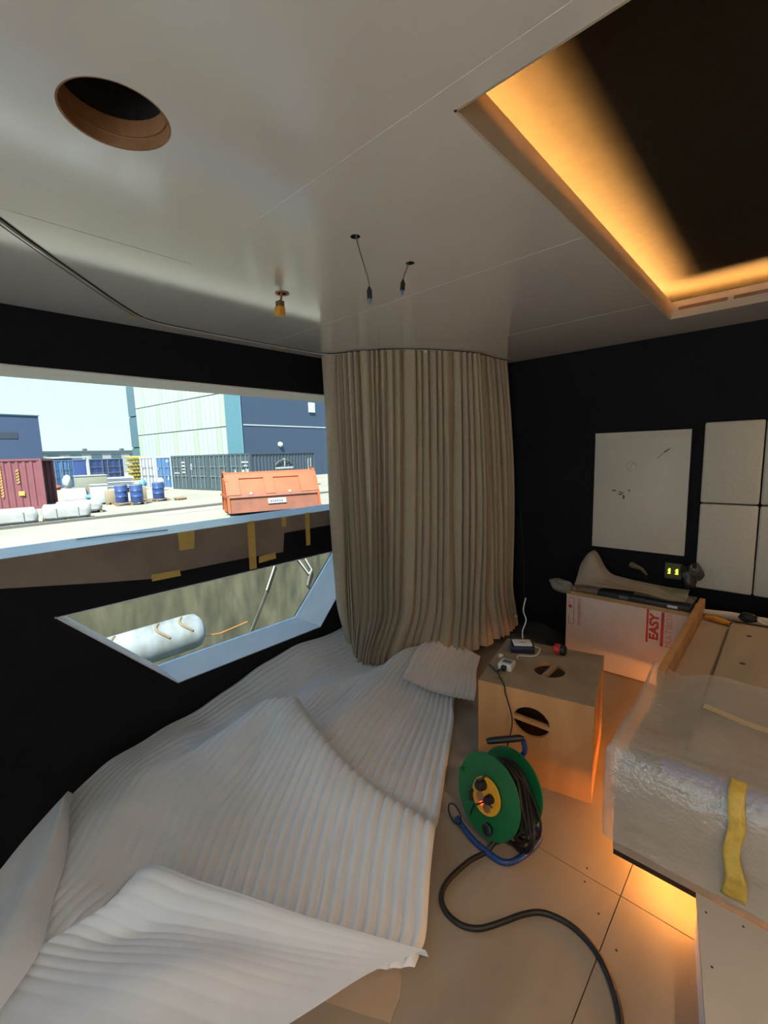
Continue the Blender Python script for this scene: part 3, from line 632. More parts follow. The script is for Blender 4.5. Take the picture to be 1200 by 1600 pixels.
# the top face and inner back get a darker, greyer wood
body.data.materials.append(M['box_wood_top'])
for p in body.data.polygons:
    if p.normal.z > .9 and p.center.z > BH - .01: p.material_index = 1
    if abs(p.center.y - (BD - .018)) < .004: p.material_index = 1
def onbox(x, y, z=0): return Matrix.Translation((-.975, 1.645, 0)) @ Matrix.Rotation(BA, 4, 'Z') @ Vector((x, y, BH + z))
# black transformer with a white driver on it
p = onbox(.105, .385); tf = empty('black_power_pack', p, .55, label='black power pack under a white driver on the wooden box', cat='power pack')
box('case', (-.058, -.042, 0), (.058, .042, .034), 'navy_plastic', tf, .006)
d_ = empty('white_driver', p + Vector((.0, .0, .0345)), .62, label='flat white driver lying on the black power pack', cat='driver')
box('case', (-.045, -.032, 0), (.045, .032, .011), 'white_plastic', d_, .003); box('print', (-.015, -.01, .0108), (.02, -.004, .0113), 'drum_ring', d_)
o = B().tube([tuple(q) for q in spline([p + Vector((-.02, .05, .04)), p + Vector((-.045, .10, .06)), p + Vector((-.04, .13, .11)), p + Vector((-.07, .16, .15)), p + Vector((-.085, .22, .20))], 24)], .003, 6).build('white_cable', 'white_plastic', smooth=True); tag(o, 'white cable rising from the driver towards the curtain', 'cable')
q_ = onbox(.075, .235)
o = B().tube([tuple(q) for q in spline([p + Vector((.045, .035, .022)), p + Vector((.082, .03, .018)), p + Vector((.08, -.03, .004)), p + Vector((.02, -.075, .004)), q_ + Vector((.03, .03, .012))], 26)], .003, 6).build('white_cable', 'white_plastic', smooth=True); tag(o, 'white cable looping from the power pack to the small supply', 'cable')
# white supply unit with a black plug
s_ = onbox(.085, .165); ps = empty('small_power_supply', s_, .12, label='small white power supply with a printed label and black plug', cat='power supply')
box('case', (-.032, -.034, 0), (.032, .034, .030), 'cream_plastic', ps, .004); box('label', (-.020, -.012, .0298), (.022, .022, .0304), 'drum_ring', ps)
for k in range(3): box('print', (-.014, -.004 + k * .008, .0303), (.014, 0 + k * .008, .0307), 'blue_tip', ps)
box('plug', (-.012, -.052, .004), (.012, -.030, .028), 'black_plastic', ps, .004)
pk = onbox(.03, .26); o = empty('white_plug', pk, label='tiny white round plug on the box corner', cat='plug')
B().lathe([(.008, 0), (.012, .004), (.012, .012), (.008, .016), (.001, .017)], 16).build('body', 'cream_plastic', o, smooth=True)
fe = s_ + Vector((-.006, -.055, .012))
# black lead from the supply down over the front to the reel
o = B().tube([tuple(q) for q in spline([fe, fe + Vector((.004, -.03, -.002)), onbox(.115, .0, .003), onbox(.125, -.010, -.03), onbox(.16, -.035, -.12), onbox(.155, -.05, -.20), onbox(.14, -.10, -.27), Vector((-.80, 1.40, .10))], 50)], .0032, 6).build('black_lead', 'black_rubber', smooth=True); tag(o, 'thin black lead running down the front of the wooden box', 'cable')
o = B().tube([tuple(q) for q in spline([fe + Vector((-.01, .01, -.008)), onbox(.055, .10, .004), onbox(.025, .13, .004), onbox(.005, .15, .004)], 16)], .004, 6).build('black_lead', 'black_rubber', smooth=True); tag(o, 'short dark lead tucked beside the small power supply', 'cable')
# red and black cap
r_ = onbox(.285, .415); rc = empty('red_black_cap', r_, .1, label='round red and black screw cap on the wooden box', cat='cap')
MX = Matrix.Translation((0, 0, .027)) @ Matrix.Rotation(math.radians(90), 4, 'Y')
B().lathe([(.02, -.03), (.026, -.026), (.0265, -.004), (.024, 0)], 24, MX).build('red_ring', 'red_plastic', rc, smooth=True)
B().lathe([(.022, .0), (.0255, .003), (.0255, .022), (.019, .027), (.001, .028)], 12, MX).build('black_cap', 'black_plastic', rc, smooth=True)
# wall lead behind the box with a small white plug
o = B().tube([tuple(q) for q in spline([(-1.50, 3.15, 1.0), (-1.47, 3.13, .75), (-1.44, 3.10, .5), (-1.42, 3.05, .30), (-1.43, 2.98, .22)], 24)], .003, 6).build('black_lead', 'black_rubber', smooth=True); tag(o, 'thin black lead hanging on the end wall beside the curtain', 'cable')
gs2, gt2 = np.meshgrid(np.linspace(0, 1, 20), np.linspace(0, 1, 14))
o = grid_mesh('dark_sheet', -1.50 + .42 * gs2, 3.13 - .14 * gt2, .04 + .10 * np.sin(gs2 * 2.6 + .5) * (1 - .6 * gt2) + .01 * noise2(gs2 * 6, gt2 * 5, 81), 'case_dark'); tag(o, 'dark sheet lying at the foot of the end wall by the curtain', 'sheet')
o = empty('white_plug', (-1.455, 3.0, .19), label='tiny white plug hanging beside the curtain edge', cat='plug')
B().lathe([(.006, 0), (.011, .005), (.011, .016), (.006, .02)], 16).build('body', 'cream_plastic', o, smooth=True)

# ================================================================== cable reel
rl = empty('cable_reel', (-.751, 1.336, 0), label='green cable reel on a blue tube stand with a yellow socket plate', cat='cable reel')
phi, tilt, RR, WW, zc = math.radians(258), math.radians(13.7), .144, .135, .172
nv_ = Vector((math.cos(phi) * math.cos(tilt), math.sin(phi) * math.cos(tilt), math.sin(tilt)))
uv_ = Vector((0, 0, 1)).cross(nv_).normalized(); vv_ = nv_.cross(uv_)
def RM(n0): return Matrix(((uv_.x, vv_.x, nv_.x, nv_.x * n0), (uv_.y, vv_.y, nv_.y, nv_.y * n0), (uv_.z, vv_.z, nv_.z, zc + nv_.z * n0), (0, 0, 0, 1)))
for n0, nm in ((-.004, 'front_flange'), (-WW, 'rear_flange')):
    B().lathe([(.05, 0), (RR - .008, 0), (RR, .002), (RR + .002, .006), (RR, .010), (RR - .008, .010), (.05, .006)], 64, RM(n0)).build(nm, 'green_plastic', rl, smooth=True)
B().lathe([(.068, -WW + .006), (.068, -.004)], 40, RM(0)).build('drum', 'black_plastic', rl, smooth=True)
pl = B().lathe([(.062, 0), (.066, .004), (.064, .009), (.001, .009)], 48, RM(.006)).build('socket_plate', 'yellow_plastic', rl, smooth=True)
def rel(a, b, n=0): return uv_ * a + vv_ * b + nv_ * n + Vector((0, 0, zc))
for (a, b) in ((-.018, .030), (.024, .006), (-.022, -.012), (.014, -.034)):
    Mx = RM(.0145); Mx = Mx @ Matrix.Translation((a, b, 0)); B().lathe([(.017, 0), (.017, .004), (.013, .004), (.013, .001), (.001, .001)], 20, Mx).build('socket', 'wood_edge', pl, smooth=True)
for (a, b, r) in ((-.020, .034, .021), (.026, .006, .016)):
    Mx = RM(.016) @ Matrix.Translation((a, b, 0)); B().lathe([(r, 0), (r, .020), (r * .7, .030), (.001, .031)], 20, Mx).build('plug', 'black_plastic', rl, smooth=True)
B().lathe([(.006, 0), (.006, .006), (.001, .007)], 12, RM(.016) @ Matrix.Translation((-.010, -.030, 0))).build('pilot_light', 'led_red', pl, smooth=True)
B().lathe([(.018, 0), (.021, .004), (.021, .012), (.016, .016), (.001, .016)], 20, RM(.006) @ Matrix.Translation((.030, -.105, 0))).build('brake_knob', 'black_plastic', rl, smooth=True)
B().tube([rel(-.128, .028, .004), rel(-.13, .028, .022)], [.007, .009], 12).build('crank_peg', 'green_plastic', rl, smooth=True)
kb = B().tube([rel(-.064, -.014, .010), rel(-.066, -.020, .018), rel(-.062, -.050, .016)], .010, 8).build('latch', 'black_plastic', rl, smooth=True)
B().tube([tuple(q) for q in spline([rel(-.016, .055, .045), rel(-.012, .064, .040), rel(-.008, .075, .02)], 8)], .0035, 6).build('plug_lead', 'black_rubber', rl, smooth=True)
B().tube([tuple(q) for q in spline([rel(.026, .006, .046), rel(.0, -.02, .05), rel(-.03, -.045, .03), rel(-.05, -.075, .012), rel(-.055, -.105, .012)], 20)], .003, 6).build('plug_lead', 'black_rubber', rl, smooth=True)
B().tube([rel(.03, .002, .040), rel(.052, -.006, .036)], .003, 6).build('plug_lead', 'black_rubber', rl)
# wound cable: stacked turns
for k in range(9):
    n0 = -.014 - k * .0125
    for lay in range(2):
        rr = .094 + lay * .010 + (.004 if k % 2 else 0)
        pts = [rel(rr * math.cos(a), rr * math.sin(a), n0 + .006 * math.sin(a + k)) for a in np.linspace(0, 2 * math.pi, 29)[:-1]]
        B().tube(pts, .0058, 6, closed=True).build('cable_turn', 'black_rubber', rl, smooth=True)
for k in range(7):   # slack loops hanging to the right
    n0 = -.03 - k * .014; sag = .02 + .018 * (k % 4); off = .008 * k
    pts = []
    for a in np.linspace(.9, -2.2, 22):
        r_l = .108 + sag * math.exp(-((a + .75) / .75) ** 2) + .01 * math.sin(k)
        pp = rel(r_l * math.cos(a) + .02 * math.exp(-((a + .75) / .6) ** 2), r_l * math.sin(a), n0 + .012 * math.sin(3 * a + k)); pp.z = max(pp.z, .012); pts.append(pp)
    B().tube(pts, .0055, 6).build('cable_loop', 'black_rubber', rl, smooth=True)
# blue tube stand and black handle
st = []
def sw_(a, n, z): q = uv_ * a + Vector((nv_.x, nv_.y, 0)).normalized() * n; return Vector((q.x, q.y, z))
loop = [sw_(-.11, .055, .03), sw_(-.02, .065, .014), sw_(.07, .06, .013), sw_(.115, .045, .013), sw_(.135, .0, .013), sw_(.138, -.09, .013), sw_(.12, -.15, .016), sw_(.06, -.165, .02)]
B().tube([tuple(q) for q in spline(loop, 50)], .0105, 12).build('stand_tube', 'blue_steel', rl, smooth=True)
hl = [sw_(.06, -.165, .02), sw_(.0, -.17, .10), rel(.0, .10, -.165), rel(.022, .15, -.155), rel(.014, .192, -.142)]
B().tube([tuple(q) for q in spline(hl, 30)], .010, 10).build('upright_tube', 'blue_steel', rl, smooth=True)
B().tube([rel(.018, .200, -.14), rel(.008, .198, -.132), rel(-.072, .158, -.066), rel(-.086, .150, -.055)], [.008, .013, .013, .010], 12).build('handle', 'black_plastic', rl, smooth=True)
B().tube([rel(0, 0, -.17), rel(0, 0, .004)], .012, 12).build('axle', 'blue_steel', rl, smooth=True)
lp = []
for a in np.linspace(0, 2 * math.pi, 26)[:-1]: lp.append(Vector((-.066, 0.0, -.004)) + uv_ * (-.045 + .034 * math.cos(a)) + Vector((0, .0, .045 + .038 * math.sin(a))) + nv_ * .055)
B().tube(lp, .0032, 6, closed=True).build('loose_loop', 'black_rubber', rl, smooth=True)
# supply cable across the floor
cp = [(-.70, 1.318, .05), (-.715, 1.27, .014), (-.745, 1.195, .010), (-.760, 1.09, .010), (-.747, 1.028, .010), (-.707, .996, .010), (-.651, .994, .010), (-.602, 1.023, .010), (-.56, 1.084, .010), (-.52, 1.150, .010), (-.477, 1.193, .010), (-.415, 1.211, .010), (-.355, 1.203, .010), (-.301, 1.173, .010), (-.253, 1.118, .010), (-.221, 1.057, .010), (-.19, .95, .010), (-.15, .7, .010)]
o = B().tube([tuple(q) for q in spline(cp, 120)], .0085, 10).build('supply_cable', 'black_rubber', smooth=True); tag(o, 'thick black cable snaking over the floor from the reel', 'cable')

# ================================================================== wrapped bed base on the right
FX, FY, Zb_ = -.350, 1.432, .12
bd = empty('bed_base', (0, 0, 0), label='upholstered bed base with an underlit black edge and plywood top', cat='bed')
box('body', (FX, FY, Zb_ + .018), (1.45, 3.12, .43), 'beige_leather', bd, .006)
box('black_edge', (FX + .003, FY + .003, Zb_), (1.44, 3.11, Zb_ + .018), 'black_plastic', bd)
box('plinth', (FX + .22, FY + .22, 0), (1.40, 3.1, Zb_), 'black_plastic', bd)
box('side_board', (FX + .002, 1.98, .43), (FX + .030, 3.10, .545), 'box_wood', bd, .002)
box('tray_floor', (FX + .031, FY + .02, .43), (1.44, 3.10, .45), 'plywood_pale', bd)
rb = box('raised_board', (-.185, 1.58, .45), (1.42, 2.92, .492), 'plywood_pale', bd, .012)
for (x, y) in ((-.10, 1.80), (-.10, 2.08), (-.10, 2.38), (-.10, 2.75), (.25, 1.85), (.25, 2.3)): B().lathe([(.012, .4915), (.012, .4928), (.001, .4928)], 10, Matrix.Translation((x, y, 0))).build('screw_mark', 'dark_metal', rb)
box('light_strip', (FX + .09, FY + .09, Zb_ - .008), (1.3, FY + .102, Zb_ - .001), 'led_floor', bd)
box('light_strip', (FX + .09, FY + .12, Zb_ - .008), (FX + .102, 3.0, Zb_ - .001), 'led_floor', bd)
# blue padded bar under the wrap
pb = empty('padded_bar', (-.31, FY + .05, .452), label='blue padded bar with a dark end under the plastic wrap', cat='padded bar')
B().tube([(.075, 0, .022), (.6, 0, .022)], .021, 14).build('pad', 'blue_pad', pb, smooth=True); B().tube([(0, 0, .02), (.075, 0, .02)], .017, 14).build('end', 'case_dark', pb, smooth=True)
# bubble wrap draped over the near end
prof = [(1.408, .192), (1.404, .25), (1.402, .32), (1.402, .40), (1.405, .455), (1.42, .495), (1.455, .522), (1.51, .530), (1.60, .532), (1.75, .535), (1.90, .542), (2.05, .552)]
np_ = 60; PR = spline([(a, b, 0) for a, b in prof], np_)
xsw = np.concatenate([np.array([FX - .030, FX - .031, FX - .030, FX - .028, FX - .024, FX - .012]), np.linspace(FX + .0, 1.35, 60)])
XX = np.zeros((np_, len(xsw))); YY = np.zeros_like(XX); ZZ = np.zeros_like(XX)
for i in range(np_):
    yv, zv = PR[i, 0], PR[i, 1]
    for j, x in enumerate(xsw):
        XX[i, j] = x; YY[i, j] = yv; ZZ[i, j] = zv
        if j < 5:       # side drop of the sheet
            drop = (5 - j) / 5; front = smooth01((yv - 1.402) / .10)
            lo = .195 + .30 * smooth01((yv - 1.55) / .5)
            ZZ[i, j] = zv - (zv - min(lo, zv)) * drop ** .9 * front
            YY[i, j] = yv + .03 * drop * (1 - front)
        else:
            ZZ[i, j] -= .035 * math.exp(-((x + .27) / .06) ** 2) * smooth01((yv - 1.5) / .15) * 1.0
YY += .006 * noise2(XX * 9, ZZ * 14 + YY * 4, 91, 1.7, 4) * (YY < 1.5); ZZ += .010 * noise2(XX * 8, YY * 12, 92, 1.7, 4) * (ZZ > .26)
XX[:, :5] += .006 * noise2(YY[:, :5] * 9, ZZ[:, :5] * 9, 93, 1.5, 3)
o = grid_mesh('plastic_wrap', XX, YY, ZZ, 'plastic_wrap'); tag(o, 'clear bubble wrap draped over the near end of the bed base', 'plastic wrap')
# yellow tape over the wrap
tpz = spline([(0, .215, 1.394), (0, .30, 1.388), (0, .40, 1.388), (0, .46, 1.392), (0, .505, 1.41), (0, .532, 1.45)], 24); tu = np.linspace(0, 1, 5)
TXX = np.array([[-.064 + .036 * a_ + .018 * smooth01((.36 - p_[1]) / .14) * a_ - .004 * math.sin(p_[1] * 40) for a_ in tu] for p_ in tpz]); TYY = np.array([[p_[2] - .003 * math.sin(9 * a_ + p_[1] * 20) for a_ in tu] for p_ in tpz]); TZZ = np.array([[p_[1] for a_ in tu] for p_ in tpz])
o = grid_mesh('tape_strip', TXX, TYY, TZZ, 'yellow_tape'); sld = o.modifiers.new('t', 'SOLIDIFY'); sld.thickness = .0012; tag(o, 'wide yellow tape strip down the bubble wrap front', 'tape', 'yellow masking tape pieces')
yv = np.linspace(0, 1, 16); TX2 = np.array([[-.17 + .30 * a_ for a_ in yv]] * 5); TY2 = np.array([[1.775 + .035 * b_ - .06 * a_ for a_ in yv] for b_ in np.linspace(0, 1, 5)]); TZ2 = .541 + .003 * np.sin(TX2 * 30)
o = grid_mesh('tape_strip', TX2, TY2, TZ2, 'pale_tape'); tag(o, 'faded pale tape strip across the top of the bubble wrap', 'tape', 'yellow masking tape pieces')
# odds and ends at the far end of the bed
def thing_tools():
    e = empty('hand_tool', (-.26, 2.99, .452), -.35, label='tool with an amber handle and dark head on the bed end', cat='tool')
    B().tube([(-.05, 0, .016), (.0, 0, .018), (.05, 0, .016), (.075, 0, .015)], [.010, .016, .015, .010], 10).build('handle', 'amber_plastic', e, smooth=True)
    B().tube([(.075, 0, .015), (.12, .0, .016)], [.009, .012], 10).build('head', 'black_plastic', e, smooth=True)
    e = empty('black_pouch', (-.115, 2.97, .4925), .1, label='lumpy black pouch lying on the bed end', cat='pouch')
    crumple('pouch', (0, 0, .026), .036, 12, 'black_plastic', e, sq=(1.1, .8, .72), rough=.2); B().tube([(.03, -.01, .03), (.055, -.02, .012), (.08, -.02, .008)], .004, 6).build('strap', 'white_plastic', e, smooth=True)
    e = empty('black_fitting', (-.02, 2.96, .4925), .3, label='small dark fitting beside the black pouch', cat='fitting')
    B().lathe([(.016, 0), (.018, .01), (.012, .022), (.004, .026)], 14).build('body', 'black_plastic', e, smooth=True); box('tab', (.012, -.008, 0), (.045, .008, .008), 'crate_grey', e, .002)
    o = crumple('grey_cloth', (.055, 2.92, .512), .035, 15, 'crate_grey', sq=(1.3, 1, .55), rough=.3); tag(o, 'crumpled grey cloth on the bed beside the right edge', 'cloth')
    e = empty('foam_strip', (-.10, 3.07, .451), .0, label='pale rolled strip lying along the end wall on the bed', cat='strip')
    B().tube([(-.22, 0, .022), (-.1, .0, .026), (.05, .008, .024), (.2, .01, .022)], [.018, .024, .024, .02], 12).build('roll', 'white_board', e, smooth=True)
thing_tools()
# white board box in front of the bed
wp = empty('white_panel_box', (-.122, 1.424, 0), label='white screwed panel box standing in front of the bed base', cat='panel box')
B().prism([(0, 0), (.98, 0), (.98, -1.1), (.205, -1.1)], 'z', .136, .150).build('top_panel', 'grey_panel', wp)
B().prism([(.006, -.012), (.020, -.012), (.217, -1.09), (.203, -1.09)], 'z', 0, .136).build('side_panel', 'reveal_white', wp)
box('front_panel', (.22, -1.09, 0), (.97, -1.076, .136), 'reveal_white', wp); box('back_panel', (.025, -.024, 0), (.97, -.012, .136), 'reveal_white', wp)
for (x, y) in ((.030, -.05), (.11, -.03), (.060, -.20), (.092, -.36), (.12, -.50), (.25, -.04)): B().lathe([(.003, .1495), (.003, .1508)], 8, Matrix.Translation((x, y, 0))).build('screw', 'dark_metal', wp)

# ================================================================== the yard outside
G = -.90
gd = box('ground', (-120, -60, G - .4), (-9.1, 90, G), 'yard'); tag(gd, 'sunlit pale concrete yard', kind='structure')
o = box('quay_wall', (-9.1, -20, -5), (-8.7, 40, G + .01), 'quay'); tag(o, 'mottled concrete quay wall beside the hull', kind='structure')
o = poly('water', [(-8.7, -20, -3.4), (3, -20, -3.4), (3, 40, -3.4), (-8.7, 40, -3.4)], [(0, 1, 2, 3)], 'water'); tag(o, 'dark harbour water along the quay', kind='structure')
o = box('kerb', (-21.1, -10, G), (-20.85, 30, G + .10), 'kerb'); tag(o, 'dark kerb line running along the yard', kind='structure')
pl_ = poly('ground_plate', [(-20.6, 6.9, G + .012), (-19.3, 7.2, G + .012), (-19.5, 10.2, G + .012), (-20.6, 9.8, G + .012)], [(0, 1, 2, 3)], 'plate_pink'); sld = pl_.modifiers.new('t', 'SOLIDIFY'); sld.thickness = .012
tag(pl_, 'pinkish steel plate lying on the yard next to the kerb', 'steel plate')

# floating fender and ropes against the quay
fd = empty('fender', (-7.0, 1.45, -1.33), label='white cylindrical fender with rust stains beside the quay', cat='fender')
B().lathe([(.02, -1.6), (.18, -1.58), (.265, -1.5), (.28, -1.4), (.28, 1.4), (.265, 1.5), (.18, 1.58), (.02, 1.6)], 32, Matrix.Rotation(math.radians(-90), 4, 'X')).build('body', 'fender', fd, smooth=True)
for y_ in (.35, .95, 1.3):
    pts = [(.285 * math.cos(a) , y_ + .10 * math.cos(a * 3), .285 * math.sin(a)) for a in np.linspace(.4, 1.5, 16)]
    B().tube(pts, .02, 6).build('rust_stain', 'rust', fd, smooth=True)
B().tube([(0, 1.6, -.15), (-.2, 2.0, -.28), (-.6, 2.75, -.4)], .011, 6).build('mooring_line', 'rope_orange', fd, smooth=True)
for pts, m, lb, r in (([(-8.66, 5.59, -1.03), (-8.66, 5.57, -1.07), (-8.66, 5.32, -1.58)], 'rope_white', 'white rope hanging down the quay wall', .014), ([(-8.66, 6.20, -0.99), (-8.66, 6.24, -1.05), (-8.66, 6.54, -1.48), (-8.66, 6.63, -1.39), (-8.66, 6.40, -0.99)], 'rope_white', 'white rope loop near the window corner', .018), ([(-8.66, 5.32, -1.58), (-8.66, 4.81, -2.46), (-8.66, 4.74, -2.58)], 'kerb', 'thin dark line running down the quay wall', .006), ([(-8.66, 6.62, -1.42), (-8.66, 6.51, -1.64), (-8.66, 6.48, -1.75)], 'kerb', 'dark hook below the white rope loop', .03)):
    o = B().tube(pts, r, 8).build('rope', m, smooth=True); tag(o, lb, 'rope')

# shipping containers -------------------------------------------------
def corrugated(axis, a, b, z0, z1, off, depth, waves):
    """zigzag panel: runs along an axis from a to b at offset off"""
    P = []; n = waves
    for k in range(n):
        t0 = a + (b - a) * k / n; st_ = (b - a) / n
        P += [(t0, 0), (t0 + st_ * .35, 0), (t0 + st_ * .5, depth), (t0 + st_ * .85, depth)]
    P.append((b, 0)); V = []; F = []
    for (t, d) in P:
        q = (off + d, t) if axis == 'y' else (t, off + d)
        V += [(q[0], q[1], z0), (q[0], q[1], z1)]
    for i in range(len(P) - 1): F.append((2 * i, 2 * i + 2, 2 * i + 3, 2 * i + 1))
    return V, F
def container(loc, yaw, side_m, door_m, label, L=6.06, W=2.44, Hc=2.59, doors=True, open_=False, rail='rail'):
    c = empty('shipping_container', (*loc, G), yaw, label=label, cat='container', group='shipping containers in the yard')
    fr = B()
    for x in (0, W - .12):
        for y in (0, L - .12): fr.box((x, y, 0), (x + .12, y + .12, Hc))
    for y in (0, L - .1): fr.box((.12, y, Hc - .12), (W - .12, y + .1, Hc)); fr.box((.12, y, 0), (W - .12, y + .1, .12))
    for x in (0, W - .1): fr.box((x, .12, Hc - .1), (x + .1, L - .12, Hc)); fr.box((x, .12, 0), (x + .1, L - .12, .14))
    fr.build('frame', side_m, c)
    for off, dp in ((.03, .04), (W - .03, -.04)):
        V, F = corrugated('y', .12, L - .12, .14, Hc - .1, off, dp, 20); B().add(V, F).build('side_panel', side_m, c)
    V, F = corrugated('x', .12, W - .12, .12, Hc - .12, L - .05, -.04, 8); B().add(V, F).build('end_panel', side_m, c)
    box('roof', (.05, .05, Hc - .03), (W - .05, L - .05, Hc - .01), rail if rail != 'rail' else side_m, c)
    box('floor_deck', (.05, .05, .1), (W - .05, L - .05, .14), 'dark_inside', c)
    if doors:
        for k in range(2):
            x0 = .12 + k * (W - .24) / 2; x1 = x0 + (W - .24) / 2 - .01
            V, F = corrugated('x', x0, x1, .13, Hc - .13, .05, -.03, 3)
            d = B().add(V, F).build('door', door_m, c)
            for xx in (x0 + .28, x1 - .28):
                B().tube([(xx, -.03, .1), (xx, -.03, Hc - .1)], .028, 6).build('lock_rod', 'rod', d)
            B().box((x0 + .1, -.03, 1.0), (x1 - .1, -.005, 1.06)).box((x0 + .1, -.03, 1.7), (x1 - .1, -.005, 1.74)).build('handle_bar', 'rod', d)
    return c
ROW = Vector((-.993, -.118)); ry = math.atan2(.118, .993)
O0 = Vector((-26.3, 15.6))
def rowpos(k): q = O0 + ROW * (2.47 * k + 2.44); return (q.x, q.y)
c1 = container(rowpos(0), ry, 'cont_side', 'cont_dark', 'dark container with a white emblem on its long side', rail='rail_white')
container(rowpos(1), ry, 'cont_dark', 'cont_dark', 'grey green container with doors beside the emblem container')
container(rowpos(2), ry, 'cont_dark', 'cont_dark', 'third dark container door counting from the orange skip side')
container(rowpos(3), ry, 'cont_dark', 'cont_dark', 'dark container with marked doors next to the bright blue one')
container(rowpos(4), ry, 'cont_white', 'cont_blue2', 'container with bright blue doors between dark and white ones')
container(rowpos(5.05), ry, 'cont_white', 'cont_white', 'white container beside the yellow stack')
# marks on the doors and on the emblem side
sx_ = 2.44 + .035
me_ = B()
for (y0, y1, z0, z1) in ((2.05, 3.7, 1.47, 1.54),): me_.box((sx_, y0, z0), (sx_ + .01, y1, z1))
for k in range(11): me_.box((sx_, 2.05 + .155 * k, 1.44), (sx_ + .012, 2.05 + .155 * k + .10, 1.57))
me_.build('emblem_line', 'mark_white', c1)
arc = [(sx_ + .01, 2.87 + .85 * math.cos(a), 1.55 + .52 * math.sin(a)) for a in np.linspace(.35, math.pi - .35, 20)]
B().tube(arc, .035, 6).build('emblem_arc', 'kerb', c1)
B().prism([(2.72, 2.16), (2.98, 2.16), (2.98, 2.08), (2.93, 1.6), (2.86, 1.6), (2.86, 2.0)], 'x', sx_, sx_ + .012).build('emblem', 'mark_white', c1)
tb = B()
for k in range(12): tb.box((sx_, 5.15, 2.0 - .115 * k), (sx_ + .012, 5.26, 2.08 - .115 * k))
for k in range(6): tb.box((sx_, 5.42, 2.05 - .115 * k), (sx_ + .012, 5.53, 2.13 - .115 * k))
tb.build('stencil_marks', 'mark_white', c1)
def door_marks(k, items):
    cpos = rowpos(k); e = [o for o in bpy.data.objects if o.name.startswith('shipping_container') and abs(o.location.x - cpos[0]) < .02 and abs(o.location.y - cpos[1]) < .02][0]
    b_ = B()
    for (x, z, w_, h_) in items: b_.box((x, -.012, z), (x + w_, -.002, z + h_))
    b_.build('door_markings', 'mark_white', e)
door_marks(0, [(1.5, 1.95, .7, .1), (1.75, 1.72, .35, .1), (1.45, 1.35, .3, .14), (1.9, 1.35, .3, .2), (.7, 1.2, .12, .3)])
door_marks(2, [(.25, 1.5, .22, .45)]); door_marks(3, [(1.45, 2.0, .6, .12), (1.5, 1.75, .5, .12), (1.55, 1.5, .5, .1), (1.5, 1.25, .5, .12), (.3, 1.2, .8, .1)])
door_marks(4, [(1.75, 2.1, .35, .2), (1.8, .7, .25, .3), (.3, 1.5, .2, .2)]); door_marks(5.05, [(.4, 1.55, .12, .25), (.4, .95, .12, .25)])
# maroon container with yellow stencil blocks
mr_ = container((-28.54 - 2.44 * .9, 4.92 - 2.44 * -.39 - 6.06 * .0, ), math.radians(202.5) - math.radians(0), 'maroon', 'maroon', 'maroon container with yellow stencilled marks at the left edge', doors=False)
mr_.location = (-28.54, 4.92, G); mr_.rotation_euler = (0, 0, math.radians(180 - 22.5))
for nm, x0, n_, z0, sz in (('stencil_marks', 1.75, 11, 2.2, .115), ('stencil_marks', 1.05, 5, 1.95, .12)):
    b_ = B()
    for k in range(n_):
        b_.box((-.012, x0 - .06, z0 - .15 * k), (.0, x0 + .06, z0 - .15 * k + sz * .45)); b_.box((-.012, x0 - .06, z0 - .15 * k), (.0, x0 - .01, z0 - .15 * k + sz))
    b_.build(nm, 'mark_yellow', mr_)
box('plate', (-.012, .85, .72), (0, 1.10, .95), 'mark_yellow', mr_)
# far blue containers
container((-49.0, 8.5), math.radians(100), 'cont_blue', 'cont_blue', 'light blue container with doors near the open dark bay')
container((-57.5, 13.8), math.radians(104), 'cont_navy', 'cont_navy', 'navy blue container standing right of the open dark bay', L=6.06, W=4.2, doors=True)
bay = empty('storage_bay', (-53.6, 11.1, G), math.radians(104), label='open dark storage bay between two blue containers', cat='storage bay')
box('back', (0, 3.0, 0), (2.2, 3.1, 2.9), 'dark_inside', bay); box('roof', (-.1, -.2, 2.75), (2.3, 3.1, 2.9), 'rail_white', bay); box('post', (2.0, -.2, 0), (2.2, 0, 2.75), 'rail_white', bay); box('shelf', (0, 2.0, 2.1), (2.0, 2.9, 2.2), 'mark_white', bay); box('floor_deck', (0, 0, 0), (2.2, 3.0, .08), 'dark_inside', bay)
ys_ = empty('yellow_pipe_stack', (-57.0, 18.6, G), math.radians(108), label='stack of yellow pipes behind the white container', cat='pipe stack')
random.seed(5)
for r in range(7):
    for k in range(5):
        B().tube([(k * .42 + (r % 2) * .2 - .3, -.1, .2 + r * .40), (k * .42 + (r % 2) * .2 + .1, 1.5, .35 + r * .40)], .13, 7).build('pipe', 'yellow_pipe', ys_)
# buildings ------------------------------------------------------------
hg = empty('hangar', (-40.5, 23.4, G), math.radians(5), label='tall hangar with a pale panelled front and a dark blue side', cat='building')
HT = 16.0; FL = 24.8
box('core', (-FL, .12, 0), (-.1, 30, HT - .1), 'hangar_navy', hg)
box('dark_side', (-.1, .12, 0), (0, 30, HT), 'hangar_navy', hg)
V, F = corrugated('x', -2.7, 0.0, 0, HT, 0.0, -.12, 9); B().add(V, F).build('teal_corner', 'hangar_teal', hg)
npn = 22; pwid = (FL - 2.7 - 2.2) / npn
pm = None
for r, (z0, z1) in enumerate(((.1, 5.45), (5.55, 8.85), (8.95, 12.3), (12.4, 15.8))):
    for k in range(npn):
        x0 = -FL + 2.2 + k * pwid
        box('facade_panel', (x0 + .04, -.06, z0), (x0 + pwid - .04, .1, z1), 'hangar_pale2' if (k * 7 + r * 3) % 5 == 0 else 'hangar_pale', hg)
for r in range(4): box('edge_panel', (-FL, -.05, r * 4.0 + .05), (-FL + 2.15, .1, r * 4.0 + 3.9), 'hangar_strip', hg)
